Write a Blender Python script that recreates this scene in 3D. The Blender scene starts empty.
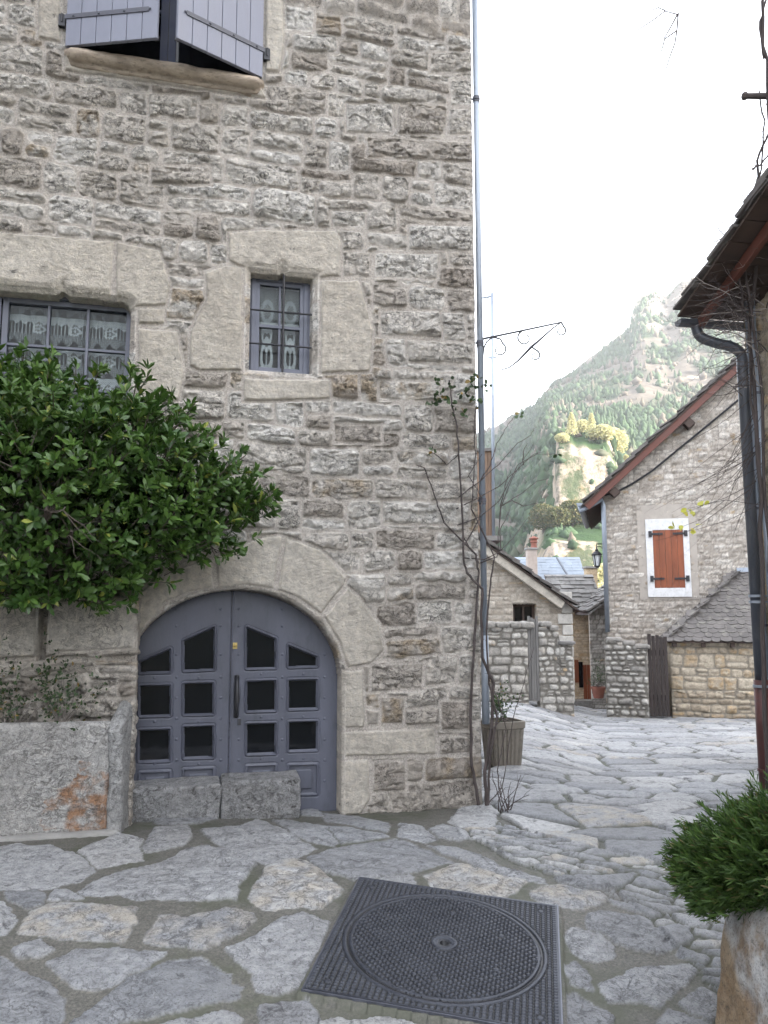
import bpy, math, random
import numpy as np
from math import radians, sin, cos, tan, pi, sqrt, atan2
from mathutils import Vector, Matrix

random.seed(7)
scene = bpy.context.scene
COL = scene.collection

# ------------------------------------------------------------------ camera
PITCH = math.atan(0.125)
CAMZ = 1.6
cam_d = bpy.data.cameras.new('camera'); cam = bpy.data.objects.new('camera', cam_d); COL.objects.link(cam)
cam_d.sensor_fit = 'VERTICAL'; cam_d.sensor_height = 24; cam_d.lens = 18.75
cam_d.clip_start = 0.05; cam_d.clip_end = 5000
cam.location = (0, 0, CAMZ); cam.rotation_euler = (pi/2 + PITCH, 0, 0)
scene.camera = cam
# ------------------------------------------------------------------ sky and sun
SUN_DIR = Vector((0.89, -0.31, 0.33)).normalized()      # towards the sun
SUN_EL = math.asin(SUN_DIR.z); SUN_AZ = atan2(SUN_DIR.x, SUN_DIR.y)
world = bpy.data.worlds.new('World'); scene.world = world; world.use_nodes = True
wn = world.node_tree; wn.nodes.clear()
wo = wn.nodes.new('ShaderNodeOutputWorld'); wb = wn.nodes.new('ShaderNodeBackground')
sky = wn.nodes.new('ShaderNodeTexSky'); sky.sky_type = 'NISHITA'; sky.sun_disc = False
sky.sun_elevation = SUN_EL; sky.sun_rotation = SUN_AZ; sky.dust_density = 3.0; sky.air_density = 1.0; sky.ozone_density = 1.0
wmix = wn.nodes.new('ShaderNodeMixRGB'); wmix.inputs[0].default_value = 0.62
wmix.inputs[2].default_value = (8.2, 8.4, 8.9, 1)      # thin white high cloud over the blue
wn.links.new(sky.outputs[0], wmix.inputs[1]); wn.links.new(wmix.outputs[0], wb.inputs[0])
wb.inputs[1].default_value = 0.10
wn.links.new(wb.outputs[0], wo.inputs[0])
sun_d = bpy.data.lights.new('sun', 'SUN'); sun_d.energy = 4.2; sun_d.angle = radians(0.5); sun_d.color = (1, .93, .80)
sun = bpy.data.objects.new('sun', sun_d); COL.objects.link(sun)
sun.rotation_euler = SUN_DIR.to_track_quat('Z', 'Y').to_euler()
scene.view_settings.view_transform = 'Standard'; scene.view_settings.look = 'None'
scene.view_settings.exposure = 2.62; scene.view_settings.gamma = 1
scene.view_settings.use_curve_mapping = False

# ------------------------------------------------------------------ pixel helpers
cP, sP = cos(PITCH), sin(PITCH)
def ray(px, py):
    xc = (px-384)/800.0; yc = (512-py)/800.0
    return np.array([xc, cP - yc*sP, sP + yc*cP])
def at(px, py, Y):
    r = ray(px, py); k = Y/r[1]
    return np.array([r[0]*k, Y, CAMZ + r[2]*k])
def sst(a, b, x):
    t = np.clip((np.asarray(x, float)-a)/(b-a), 0, 1); return t*t*(3-2*t)
def G(x, y):
    """height of the paved ground"""
    x = np.asarray(x, float); y = np.asarray(y, float)
    near = 0.125*y - 0.05*np.clip(x, -1.6, 1.6) - 0.035
    t = x/np.maximum(y, .5)
    sl = 0.035 + 0.035*sst(.15, .27, t)
    far = 0.376 + 0.055*(1-sst(4.3, 5.4, y)) - sl*np.maximum(y-4.9, 0) - 0.22*np.maximum(y-18.2, 0)
    k = 0.02
    h = np.clip(.5 + .5*(far-near)/k, 0, 1)
    z = far*(1-h) + near*h - k*h*(1-h)
    z = z - 0.045*np.exp(-((y-4.7-0.0*x)/.35)**2)*sst(.3, 1.2, x)
    return z
def ghit(px, py):
    r = ray(px, py); lo, hi = 0.5, 40.0
    f = lambda k: CAMZ + r[2]*k - float(G(r[0]*k, r[1]*k))
    k = .5
    while k < 60 and f(k) > 0: k += .05
    lo, hi = k-.05, k
    for _ in range(30):
        m = (lo+hi)/2
        if f(m) > 0: lo = m
        else: hi = m
    return np.array([r[0]*lo, r[1]*lo, CAMZ + r[2]*lo])

class Frame:
    """vertical plane: s runs along it, o comes out towards the viewer"""
    def __init__(self, ox, oy, deg):
        a = radians(deg); self.o = np.array([ox, oy, 0.0]); self.u = np.array([cos(a), sin(a), 0.0]); self.n = np.array([sin(a), -cos(a), 0.0])
    def P(self, s, o, z):
        return self.o + s*self.u + o*self.n + np.array([0, 0, z])
    def hit(self, px, py, o=0.0):
        r = ray(px, py); c = np.array([0, 0, CAMZ])
        k = np.dot(self.o + o*self.n - c, self.n)/np.dot(r, self.n)
        p = c + r*k
        return float(np.dot(p-self.o, self.u)), float(p[2])
    def poly(self, pts, o=0.0): return [self.hit(x, y, o) for x, y in pts]
    def rect(self, x0, y0, x1, y1, o=0.0):
        a, b, c, d = self.hit(x0, y0, o), self.hit(x1, y0, o), self.hit(x1, y1, o), self.hit(x0, y1, o)
        s0 = (a[0]+d[0])/2; s1 = (b[0]+c[0])/2; z1 = (a[1]+b[1])/2; z0 = (c[1]+d[1])/2
        return s0, s1, z0, z1

# ------------------------------------------------------------------ noise
def hsh(ix, iy, seed):
    v = (ix.astype(np.int64)*374761393 + iy.astype(np.int64)*668265263 + int(seed)*1274126177) & 0xffffffff
    v = ((v ^ (v >> 13))*1274126177) & 0xffffffff
    v = ((v ^ (v >> 16))*2246822519) & 0xffffffff
    return ((v ^ (v >> 15)) & 0xffffff)/float(0x1000000)
def vn(x, y, seed=0):
    ix = np.floor(x); iy = np.floor(y); fx = x-ix; fy = y-iy
    fx = fx*fx*(3-2*fx); fy = fy*fy*(3-2*fy)
    ix = ix.astype(np.int64); iy = iy.astype(np.int64)
    a = hsh(ix, iy, seed); b = hsh(ix+1, iy, seed); c = hsh(ix, iy+1, seed); d = hsh(ix+1, iy+1, seed)
    return (a*(1-fx)+b*fx)*(1-fy) + (c*(1-fx)+d*fx)*fy
def fbm(x, y, octs=4, seed=0, gain=.5):
    s = 0; a = 1; t = 0
    for i in range(octs):
        s = s + a*vn(x*2**i + 17.3*i, y*2**i - 9.1*i, seed+i); t += a; a *= gain
    return s/t*2-1
def ridge(x, y, octs=4, seed=0):
    s = 0; a = 1; t = 0
    for i in range(octs):
        s = s + a*(1-np.abs(vn(x*2**i + 5.3*i, y*2**i + 3.7*i, seed+i)*2-1)); t += a; a *= .55
    return s/t
def sdpoly(X, Y, poly):
    """signed distance (inside < 0) and nearest point"""
    P = np.array(poly, float); n = len(P)
    best = np.full(X.shape, 1e9); nx = X.copy(); ny = Y.copy(); ins = np.zeros(X.shape, bool)
    for i in range(n):
        a = P[i]; b = P[(i+1) % n]; e = b-a; L = e@e + 1e-12
        t = np.clip(((X-a[0])*e[0] + (Y-a[1])*e[1])/L, 0, 1)
        qx = a[0]+t*e[0]; qy = a[1]+t*e[1]; d = (X-qx)**2+(Y-qy)**2
        m = d < best; best[m] = d[m]; nx[m] = qx[m]; ny[m] = qy[m]
        c = ((a[1] > Y) != (b[1] > Y))
        with np.errstate(divide='ignore', invalid='ignore'):
            xi = (b[0]-a[0])*(Y-a[1])/(b[1]-a[1]+1e-15)+a[0]
        ins ^= c & (X < xi)
    d = np.sqrt(best)
    return np.where(ins, -d, d), nx, ny

# ------------------------------------------------------------------ object helpers
WL = {}
def empty(name, loc, label, cat, group=None):
    o = bpy.data.objects.new(name, None); COL.objects.link(o); o.location = tuple(float(v) for v in loc); o.empty_display_size = .2
    o['label'] = label; o['category'] = cat
    if group: o['group'] = group
    WL[o.name] = np.array(loc, float); return o
def tag(o, label=None, cat=None, group=None, kind=None):
    if label: o['label'] = label
    if cat: o['category'] = cat
    if group: o['group'] = group
    if kind: o['kind'] = kind
    return o
def link(name, me, mat, parent=None, origin=None):
    """verts of me are in world space; they are moved into the parent's (or origin's) space"""
    o = bpy.data.objects.new(name, me); COL.objects.link(o)
    if mat is not None: me.materials.append(mat)
    if parent is not None:
        L = WL[parent.name]; o.parent = parent
    elif origin is not None:
        L = np.array(origin, float); o.location = tuple(L)
    else: L = np.zeros(3)
    if np.any(L != 0): me.transform(Matrix.Translation(Vector(-L)))
    WL[o.name] = L
    return o
def np_mesh(name, V, F, attr=None, smooth=False):
    V = np.asarray(V, np.float32).reshape(-1, 3); F = np.asarray(F, np.int32)
    me = bpy.data.meshes.new(name); k = F.shape[1]
    me.vertices.add(len(V)); me.vertices.foreach_set('co', V.ravel())
    me.loops.add(F.size); me.loops.foreach_set('vertex_index', F.ravel())
    me.polygons.add(len(F)); me.polygons.foreach_set('loop_start', np.arange(0, F.size, k, dtype=np.int32))
    me.polygons.foreach_set('loop_total', np.full(len(F), k, np.int32))
    if smooth: me.polygons.foreach_set('use_smooth', np.ones(len(F), bool))
    if attr is not None:
        a = me.attributes.new('st', 'FLOAT_COLOR', 'POINT'); a.data.foreach_set('color', np.asarray(attr, np.float32).ravel())
    me.update(calc_edges=True); me.validate()
    return me
class MB:
    def __init__(s): s.v = []; s.f = []
    def add(s, V, F):
        k = len(s.v); s.v += [tuple(float(c) for c in p) for p in V]; s.f += [tuple(i+k for i in f) for f in F]; return s
    def hexa(s, p):           # 8 points: bottom 4 ccw, top 4 ccw
        return s.add(p, [(3,2,1,0),(4,5,6,7),(0,1,5,4),(1,2,6,5),(2,3,7,6),(3,0,4,7)])
    def box(s, c, d):
        x,y,z = c; a,b,h = d[0]/2, d[1]/2, d[2]/2
        return s.hexa([(x-a,y-b,z-h),(x+a,y-b,z-h),(x+a,y+b,z-h),(x-a,y+b,z-h),(x-a,y-b,z+h),(x+a,y-b,z+h),(x+a,y+b,z+h),(x-a,y+b,z+h)])
    def fbox(s, F, s0, s1, o0, o1, z0, z1):
        return s.hexa([F.P(s0,o1,z0),F.P(s1,o1,z0),F.P(s1,o0,z0),F.P(s0,o0,z0),F.P(s0,o1,z1),F.P(s1,o1,z1),F.P(s1,o0,z1),F.P(s0,o0,z1)])
    def prism(s, poly, ext):  # poly: list of 3d points, ext: vector
        n = len(poly); e = np.array(ext, float); A = [np.array(p, float) for p in poly]
        return s.add(A+[p+e for p in A], [tuple(range(n))[::-1], tuple(range(n, 2*n))]+[(i,(i+1)%n,n+(i+1)%n,n+i) for i in range(n)])
    def tube(s, pts, r, n=6, caps=True):
        pts = [np.array(p, float) for p in pts]; m = len(pts)
        if not hasattr(r, '__len__'): r = [r]*m
        V = []; F = []; up = None
        for i, p in enumerate(pts):
            t = pts[min(i+1, m-1)]-pts[max(i-1, 0)]; t = t/(np.linalg.norm(t)+1e-9)
            if up is None: up = np.array([0,0,1.0]) if abs(t[2]) < .9 else np.array([1.0,0,0])
            a = np.cross(t, up); a /= np.linalg.norm(a)+1e-9; b = np.cross(a, t); up = b
            for k in range(n):
                w = 2*pi*k/n; V.append(p + r[i]*(cos(w)*a+sin(w)*b))
        for i in range(m-1):
            for k in range(n):
                F.append((i*n+k, i*n+(k+1)%n, (i+1)*n+(k+1)%n, (i+1)*n+k))
        if caps: F.append(tuple(range(n))[::-1]); F.append(tuple((m-1)*n+k for k in range(n)))
        return s.add(V, F)
    def lathe(s, c, prof, n=20, axis=(0,0,1)):
        ax = Vector(axis); q = ax.to_track_quat('Z','Y'); V = []; F = []
        for r, h in prof:
            for k in range(n):
                w = 2*pi*k/n; p = q @ Vector((r*cos(w), r*sin(w), h)); V.append((c[0]+p.x, c[1]+p.y, c[2]+p.z))
        m = len(prof)
        for i in range(m-1):
            for k in range(n): F.append((i*n+k, i*n+(k+1)%n, (i+1)*n+(k+1)%n, (i+1)*n+k))
        F.append(tuple(range(n))[::-1]); F.append(tuple((m-1)*n+k for k in range(n)))
        return s.add(V, F)
    def build(s, name, mat, parent=None, bevel=0, smooth=False, seg=2, origin=None):
        me = bpy.data.meshes.new(name); me.from_pydata(s.v, [], s.f); me.validate()
        import bmesh
        bm = bmesh.new(); bm.from_mesh(me); bmesh.ops.recalc_face_normals(bm, faces=bm.faces)
        if bevel: bmesh.ops.bevel(bm, geom=list(bm.edges), offset=bevel, segments=seg, profile=.6, affect='EDGES', clamp_overlap=True)
        if smooth:
            for f in bm.faces: f.smooth = True
        bm.to_mesh(me); bm.free()
        o = link(name, me, mat, parent, origin)
        return o

# ------------------------------------------------------------------ materials
def nmat(name):
    m = bpy.data.materials.new(name); m.use_nodes = True; nt = m.node_tree; b = nt.nodes['Principled BSDF']; return m, nt, b
def ND(nt, typ, **kw):
    n = nt.nodes.new(typ)
    for k, v in kw.items():
        if k.startswith('i_'):
            key = k[2:]; key = int(key) if key.isdigit() else key.replace('_', ' ')
            n.inputs[key].default_value = v
        else: setattr(n, k, v)
    return n
def L(nt, a, b): nt.links.new(a, b)
def ramp(nt, stops, fac=None, interp='LINEAR'):
    r = nt.nodes.new('ShaderNodeValToRGB'); r.color_ramp.interpolation = interp
    e = r.color_ramp.elements
    while len(e) < len(stops): e.new(.5)
    for i, (p, c) in enumerate(stops):
        e[i].position = p; e[i].color = c if len(c) == 4 else (*c, 1)
    if fac is not None: L(nt, fac, r.inputs[0])
    return r
def mixc(nt, fac, a, b, mode='MIX'):
    m = nt.nodes.new('ShaderNodeMixRGB'); m.blend_type = mode
    for i, v in enumerate((fac, a, b)):
        if hasattr(v, 'links'): L(nt, v, m.inputs[i])
        elif i == 0: m.inputs[0].default_value = v
        else: m.inputs[i].default_value = (*v, 1) if len(v) == 3 else v
    return m.outputs[0]
def noise(nt, scale, detail=6, rough=.6, vec=None, dist=0):
    n = ND(nt, 'ShaderNodeTexNoise'); n.inputs['Scale'].default_value = scale; n.inputs['Detail'].default_value = detail
    n.inputs['Roughness'].default_value = rough; n.inputs['Distortion'].default_value = dist
    if vec is not None: L(nt, vec, n.inputs['Vector'])
    return n.outputs['Fac']
def geo_pos(nt, scale=(1,1,1)):
    g = ND(nt, 'ShaderNodeNewGeometry'); mp = ND(nt, 'ShaderNodeMapping'); mp.inputs['Scale'].default_value = scale
    L(nt, g.outputs['Position'], mp.inputs['Vector']); return mp.outputs[0]
def bump(nt, b, h, strength=.4, dist=.01, prev=None):
    n = ND(nt, 'ShaderNodeBump'); n.inputs['Strength'].default_value = strength; n.inputs['Distance'].default_value = dist
    L(nt, h, n.inputs['Height'])
    if prev is not None: L(nt, prev, n.inputs['Normal'])
    L(nt, n.outputs[0], b.inputs['Normal']); return n.outputs[0]

def stone_mat(name, tones, mortar, dark=(.07,.065,.06), lichen=.55, ochre=(.42,.30,.17), ochre_at=.86, rough=.85, nscale=1.0, bstr=.6, moss=None, dressed=None, bdist=.012, worm=0, worm_s=15, pit=.55, mortar2=None, vlo=.50):
    m, nt, b = nmat(name)
    at_ = ND(nt, 'ShaderNodeAttribute', attribute_name='st'); sep = ND(nt, 'ShaderNodeSeparateColor'); L(nt, at_.outputs['Color'], sep.inputs[0])
    pos = geo_pos(nt)
    base = ramp(nt, [(i/(len(tones)-1), t) for i, t in enumerate(tones)], sep.outputs[0]).outputs[0]
    if dressed is not None:
        base = mixc(nt, at_.outputs['Alpha'], base, dressed)
    och = ramp(nt, [(ochre_at-.03, (0,0,0)), (ochre_at, (1,1,1))], sep.outputs[1]).outputs[0]
    n0 = noise(nt, 9*nscale, 8, .6, pos)
    ochf = mixc(nt, 1, och, ramp(nt, [(.42, (0,0,0)), (.6, (.85,.85,.85))], n0).outputs[0], 'MULTIPLY')
    base = mixc(nt, ochf, base, ochre)
    # blotches lighter and darker
    n1 = noise(nt, 22*nscale, 10, .7, pos)
    v1 = ramp(nt, [(.28, (vlo,vlo*.98,vlo*.96)), (.46, (.98,.98,.98)), (.70, (1.32,1.31,1.28))], n1).outputs[0]
    base = mixc(nt, 1, base, v1, 'MULTIPLY')
    nb = noise(nt, 1.1, 5, .6, pos)
    base = mixc(nt, 1, base, ramp(nt, [(.3, (.86,.84,.82)), (.7, (1.1,1.1,1.1))], nb).outputs[0], 'MULTIPLY')
    # dark lichen and weather crust with its own outlines
    lp = geo_pos(nt, (1.0, 1.0, 1.2))
    n2 = noise(nt, 13*nscale, 12, .72, lp, .6)
    lf = ramp(nt, [(lichen, (0,0,0)), (lichen+.07, (.8,.8,.8))], n2).outputs[0]
    base = mixc(nt, lf, base, dark)
    n3 = noise(nt, 120*nscale, 4, .7, pos)
    base = mixc(nt, ramp(nt, [(pit, (0,0,0)), (pit+.08, (.62,.62,.62))], n3).outputs[0], base, dark)
    if worm:
        wp = geo_pos(nt, (1.0, 1.0, 1.35))
        w1 = noise(nt, worm_s, 5, .62, wp, .9)
        def lines(w_, width):
            a_ = ND(nt, 'ShaderNodeMath', operation='SUBTRACT'); L(nt, w_, a_.inputs[0]); a_.inputs[1].default_value = .5
            c_ = ND(nt, 'ShaderNodeMath', operation='ABSOLUTE'); L(nt, a_.outputs[0], c_.inputs[0])
            return ramp(nt, [(width*.25, (1,1,1)), (width, (0,0,0))], c_.outputs[0]).outputs[0]
        l1 = lines(w1, .020); l2 = lines(noise(nt, worm_s*2.1, 4, .6, wp, .7), .014)
        wm = mixc(nt, 1, l1, l2, 'LIGHTEN')
        msk = ramp(nt, [(.36, (.25,.25,.25)), (.55, (1,1,1))], noise(nt, 4.5, 4, .6, pos)).outputs[0]
        wm = mixc(nt, 1, wm, msk, 'MULTIPLY')
        soft = mixc(nt, at_.outputs['Alpha'], (worm, worm, worm), (worm*.22,)*3)
        wm = mixc(nt, 1, wm, soft, 'MULTIPLY')
        base = mixc(nt, wm, base, tuple(c*.75 for c in dark))
    mc = mixc(nt, n1, tuple(c*.72 for c in mortar), tuple(min(1, c*1.25) for c in mortar))
    mc = mixc(nt, 1, mc, ramp(nt, [(.35, (.55,.55,.55)), (.5, (1,1,1)), (.62, (1.5,1.48,1.4))], noise(nt, 95, 5, .8, pos)).outputs[0], 'MULTIPLY')
    if mortar2: mc = mixc(nt, at_.outputs['Alpha'], mc, mixc(nt, n1, tuple(c*.6 for c in mortar2), tuple(c*1.4 for c in mortar2)))
    if moss:
        nm = noise(nt, 2.3, 6, .65, pos)
        mc = mixc(nt, ramp(nt, [(.48, (0,0,0)), (.60, (.8,.8,.8))], nm).outputs[0], mc, moss)
    col = mixc(nt, sep.outputs[2], base, mc)
    L(nt, col, b.inputs['Base Color']); b.inputs['Roughness'].default_value = rough
    b.inputs['Specular IOR Level'].default_value = .35
    hb = ND(nt, 'ShaderNodeMath', operation='MULTIPLY_ADD'); L(nt, n2, hb.inputs[0]); hb.inputs[1].default_value = -.8
    n4 = noise(nt, 45*nscale, 10, .75, lp)
    L(nt, n4, hb.inputs[2])
    hb2 = ND(nt, 'ShaderNodeMath', operation='MULTIPLY_ADD'); L(nt, n3, hb2.inputs[0]); hb2.inputs[1].default_value = -.25; L(nt, hb.outputs[0], hb2.inputs[2])
    if worm:
        hb3 = ND(nt, 'ShaderNodeMath', operation='MULTIPLY_ADD'); L(nt, wm, hb3.inputs[0]); hb3.inputs[1].default_value = -.7; L(nt, hb2.outputs[0], hb3.inputs[2]); hb2 = hb3
        stn = ND(nt, 'ShaderNodeMath', operation='SUBTRACT'); stn.inputs[0].default_value = 1; L(nt, sep.outputs[2], stn.inputs[1])
        st2 = ND(nt, 'ShaderNodeMath', operation='MULTIPLY_ADD'); L(nt, stn.outputs[0], st2.inputs[0]); st2.inputs[1].default_value = bstr*.75; st2.inputs[2].default_value = bstr*.25
        bn = bump(nt, b, hb2.outputs[0], bstr, bdist); L(nt, st2.outputs[0], b.inputs['Normal'].links[0].from_node.inputs['Strength'])
        return m
    bump(nt, b, hb2.outputs[0], bstr, bdist)
    return m

def plain(name, col, rough=.6, var=.15, scale=6, metal=0, bs=0, bscale=60, spec=.5, dirt=None, stretch=(1,1,1)):
    m, nt, b = nmat(name); pos = geo_pos(nt, stretch)
    n = noise(nt, scale, 6, .65, pos)
    lo = tuple(c*(1-var) for c in col); hi = tuple(min(1, c*(1+var)) for c in col)
    c = ramp(nt, [(.3, lo), (.7, hi)], n).outputs[0]
    if dirt:
        n2 = noise(nt, scale*2.3, 8, .7, pos)
        c = mixc(nt, ramp(nt, [(.52, (0,0,0)), (.68, (.8,.8,.8))], n2).outputs[0], c, dirt)
    L(nt, c, b.inputs['Base Color'])
    rr = ramp(nt, [(.3, (max(0, rough-.1),)*3), (.7, (min(1, rough+.1),)*3)], n).outputs[0]; L(nt, rr, b.inputs['Roughness'])
    b.inputs['Metallic'].default_value = metal; b.inputs['Specular IOR Level'].default_value = spec
    if bs: bump(nt, b, noise(nt, bscale, 6, .7, pos), bs, .004)
    return m

def leaf_mat(name, dark, light, yellow, rough=.4, trans=.25):
    m, nt, b = nmat(name)
    a = ND(nt, 'ShaderNodeAttribute', attribute_name='st'); sep = ND(nt, 'ShaderNodeSeparateColor'); L(nt, a.outputs['Color'], sep.inputs[0])
    c = mixc(nt, sep.outputs[0], dark, light); c = mixc(nt, sep.outputs[1], c, yellow)
    L(nt, c, b.inputs['Base Color']); b.inputs['Roughness'].default_value = rough; b.inputs['Specular IOR Level'].default_value = .4
    out = nt.nodes['Material Output']; tr = ND(nt, 'ShaderNodeBsdfTranslucent'); mx = ND(nt, 'ShaderNodeMixShader'); mx.inputs[0].default_value = trans
    L(nt, c, tr.inputs[0]); L(nt, b.outputs[0], mx.inputs[1]); L(nt, tr.outputs[0], mx.inputs[2]); L(nt, mx.outputs[0], out.inputs[0])
    return m

M = {}
M['wall'] = stone_mat('limestone_rubble', [(.45,.405,.36),(.66,.62,.57),(.77,.74,.695),(.84,.82,.785)], (.335,.308,.282), dark=(.085,.08,.078), lichen=.62, ochre=(.50,.40,.28), ochre_at=.95, dressed=(.67,.625,.555), bstr=1.0, bdist=.035, worm=.75, worm_s=13, pit=.62, vlo=.74)
M['trough'] = stone_mat('trough_stone', [(.50,.50,.49),(.54,.53,.51)], (.3,.29,.27), lichen=.64, ochre=(.50,.20,.06), ochre_at=2, nscale=1.5, bstr=.8)
M['pav'] = stone_mat('paving_limestone', [(.24,.25,.268),(.30,.31,.328),(.36,.37,.386),(.43,.436,.444)], (.098,.095,.086), dark=(.085,.085,.09), lichen=.57, ochre=(.42,.39,.34), ochre_at=.93, moss=(.068,.072,.052), rough=.66, nscale=1.1, bstr=1.0, bdist=.018, worm=.45, worm_s=8, mortar2=(.060,.062,.048))
M['far_wall'] = stone_mat('pale_rubble', [(.42,.375,.33),(.60,.55,.50),(.76,.72,.67)], (.33,.295,.26), lichen=.60, ochre_at=.94, nscale=.6, bstr=.8, dark=(.15,.13,.115), bdist=.03, worm=.55, worm_s=8)
M['ochre_wall'] = stone_mat('ochre_rubble', [(.30,.25,.19),(.42,.36,.28),(.52,.46,.37)], (.26,.23,.19), lichen=.62, ochre_at=.55, nscale=.8, bstr=.6)
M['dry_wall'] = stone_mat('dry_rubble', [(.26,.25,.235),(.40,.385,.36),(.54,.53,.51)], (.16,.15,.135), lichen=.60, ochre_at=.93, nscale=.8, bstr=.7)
M['warm_wall'] = stone_mat('warm_rubble', [(.48,.38,.26),(.60,.49,.35),(.68,.58,.44)], (.42,.34,.25), lichen=.70, ochre_at=.6, nscale=.8, bstr=.5)  # warm-coloured limestone, the stone's own tone
M['door'] = plain('blue_grey_paint', (.078,.083,.110), .5, .22, 4, bs=.3, bscale=60, dirt=(.050,.054,.066), stretch=(1,1,.35))
M['shutter'] = plain('shutter_paint', (.20,.21,.265), .5, .10, 7, bs=.15, bscale=80, stretch=(1,1,.25))
M['winpaint'] = plain('window_paint', (.125,.135,.175), .5, .12, 8, bs=.1)
M['iron'] = plain('dark_iron', (.035,.035,.040), .5, .3, 20, metal=.3, bs=.2)
M['hinge'] = plain('painted_iron', (.075,.078,.10), .55, .2, 20, bs=.2)
M['cast'] = plain('cast_iron', (.075,.080,.100), .42, .3, 9, metal=.55, bs=.25, bscale=150, dirt=(.10,.10,.10))
M['castworn'] = plain('cast_iron_worn', (.10,.106,.13), .38, .3, 30, metal=.55, bs=.25, bscale=150)
M['zinc'] = plain('zinc', (.30,.34,.40), .45, .12, 5, metal=.35, dirt=(.22,.24,.27), stretch=(1,1,.3))
M['darkpipe'] = plain('dark_zinc', (.085,.095,.115), .42, .2, 5, metal=.3, bs=.05, dirt=(.15,.155,.17), stretch=(1,1,.3))
M['redpipe'] = plain('oxide_paint', (.085,.028,.026), .5, .3, 7, bs=.15, dirt=(.05,.03,.03))
M['brass'] = plain('brass', (.5,.38,.15), .4, .2, 10, metal=.8)
M['roofwood'] = plain('dark_timber', (.06,.040,.032), .75, .3, 8, bs=.3, stretch=(1,1,.3))
M['redwood'] = plain('red_brown_board', (.125,.045,.032), .6, .2, 6, bs=.2)
M['rustwood'] = plain('varnished_shutter', (.24,.070,.030), .55, .35, 10, bs=.2, stretch=(1,1,.1))
M['greywood'] = plain('weathered_plank', (.16,.155,.15), .85, .35, 12, bs=.5, stretch=(1,1,.12))
M['darkwood'] = plain('dark_plank', (.035,.026,.024), .7, .35, 12, bs=.4, stretch=(1,1,.12))
M['brownwood'] = plain('brown_plank', (.19,.125,.085), .8, .4, 14, bs=.5, stretch=(1,1,.1))
M['slate'] = plain('roof_slate', (.115,.105,.10), .75, .35, 3, bs=.5, bscale=30, dirt=(.22,.21,.18))
M['bluslate'] = plain('blue_slate', (.21,.245,.29), .6, .2, 3, bs=.3, bscale=30)
M['paleslate'] = plain('pale_slate', (.24,.235,.225), .75, .35, 3, bs=.5, bscale=30, dirt=(.10,.10,.09))
M['white'] = plain('white_render', (.68,.68,.69), .85, .12, 8, bs=.5, dirt=(.50,.49,.47), bscale=30)
M['render'] = plain('grey_render', (.40,.36,.32), .9, .15, 5, bs=.4)
M['darkred'] = plain('dark_red_render', (.16,.03,.04), .7, .2, 5)
M['soil'] = plain('soil', (.035,.03,.025), .95, .4, 20, bs=.8, bscale=40)
M['concrete'] = plain('pot_concrete', (.175,.155,.13), .85, .2, 9, bs=.4, dirt=(.12,.11,.09))
M['terracotta'] = plain('terracotta', (.22,.085,.06), .8, .2, 8, bs=.2)
M['cement'] = plain('cement', (.24,.235,.225), .9, .2, 7, bs=.5, dirt=(.20,.20,.18))
M['bark'] = plain('bark', (.075,.06,.05), .85, .35, 14, bs=.5)
M['vine'] = plain('vine_bark', (.06,.048,.046), .85, .3, 14, bs=.4)
M['palevine'] = plain('pale_twig', (.27,.24,.22), .85, .3, 14, bs=.3)
M['leaf'] = leaf_mat('laurel_leaf', (.028,.070,.018), (.098,.180,.036), (.30,.33,.07), .32)
M['juniper'] = leaf_mat('juniper_leaf', (.018,.044,.012), (.085,.155,.028), (.17,.14,.06), .6)
M['roseleaf'] = leaf_mat('rose_leaf', (.03,.05,.025), (.07,.12,.045), (.28,.18,.05), .5)
M['yellowleaf'] = leaf_mat('yellow_leaf', (.5,.5,.08), (.62,.62,.12), (.6,.5,.1), .5)
M['interior'] = plain('interior_dark', (.03,.03,.035), .9, .1)
def glass():
    m, nt, b = nmat('window_glass'); out = nt.nodes['Material Output']
    tr = ND(nt, 'ShaderNodeBsdfTransparent'); tr.inputs[0].default_value = (.82,.85,.86,1); gl = ND(nt, 'ShaderNodeBsdfGlossy'); gl.inputs['Roughness'].default_value = .03
    fr = ND(nt, 'ShaderNodeFresnel'); fr.inputs[0].default_value = 1.25; mx = ND(nt, 'ShaderNodeMixShader')
    L(nt, fr.outputs[0], mx.inputs[0]); L(nt, tr.outputs[0], mx.inputs[1]); L(nt, gl.outputs[0], mx.inputs[2]); L(nt, mx.outputs[0], out.inputs[0]); return m
M['glass'] = glass()
def darkglass():
    m, nt, b = nmat('dark_glass'); b.inputs['Base Color'].default_value = (.006,.007,.009,1); b.inputs['Roughness'].default_value = .05; b.inputs['Specular IOR Level'].default_value = .35
    pos = geo_pos(nt); bump(nt, b, noise(nt, 3, 2, .5, pos), .05, .02); return m
M['darkglass'] = darkglass()
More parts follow.
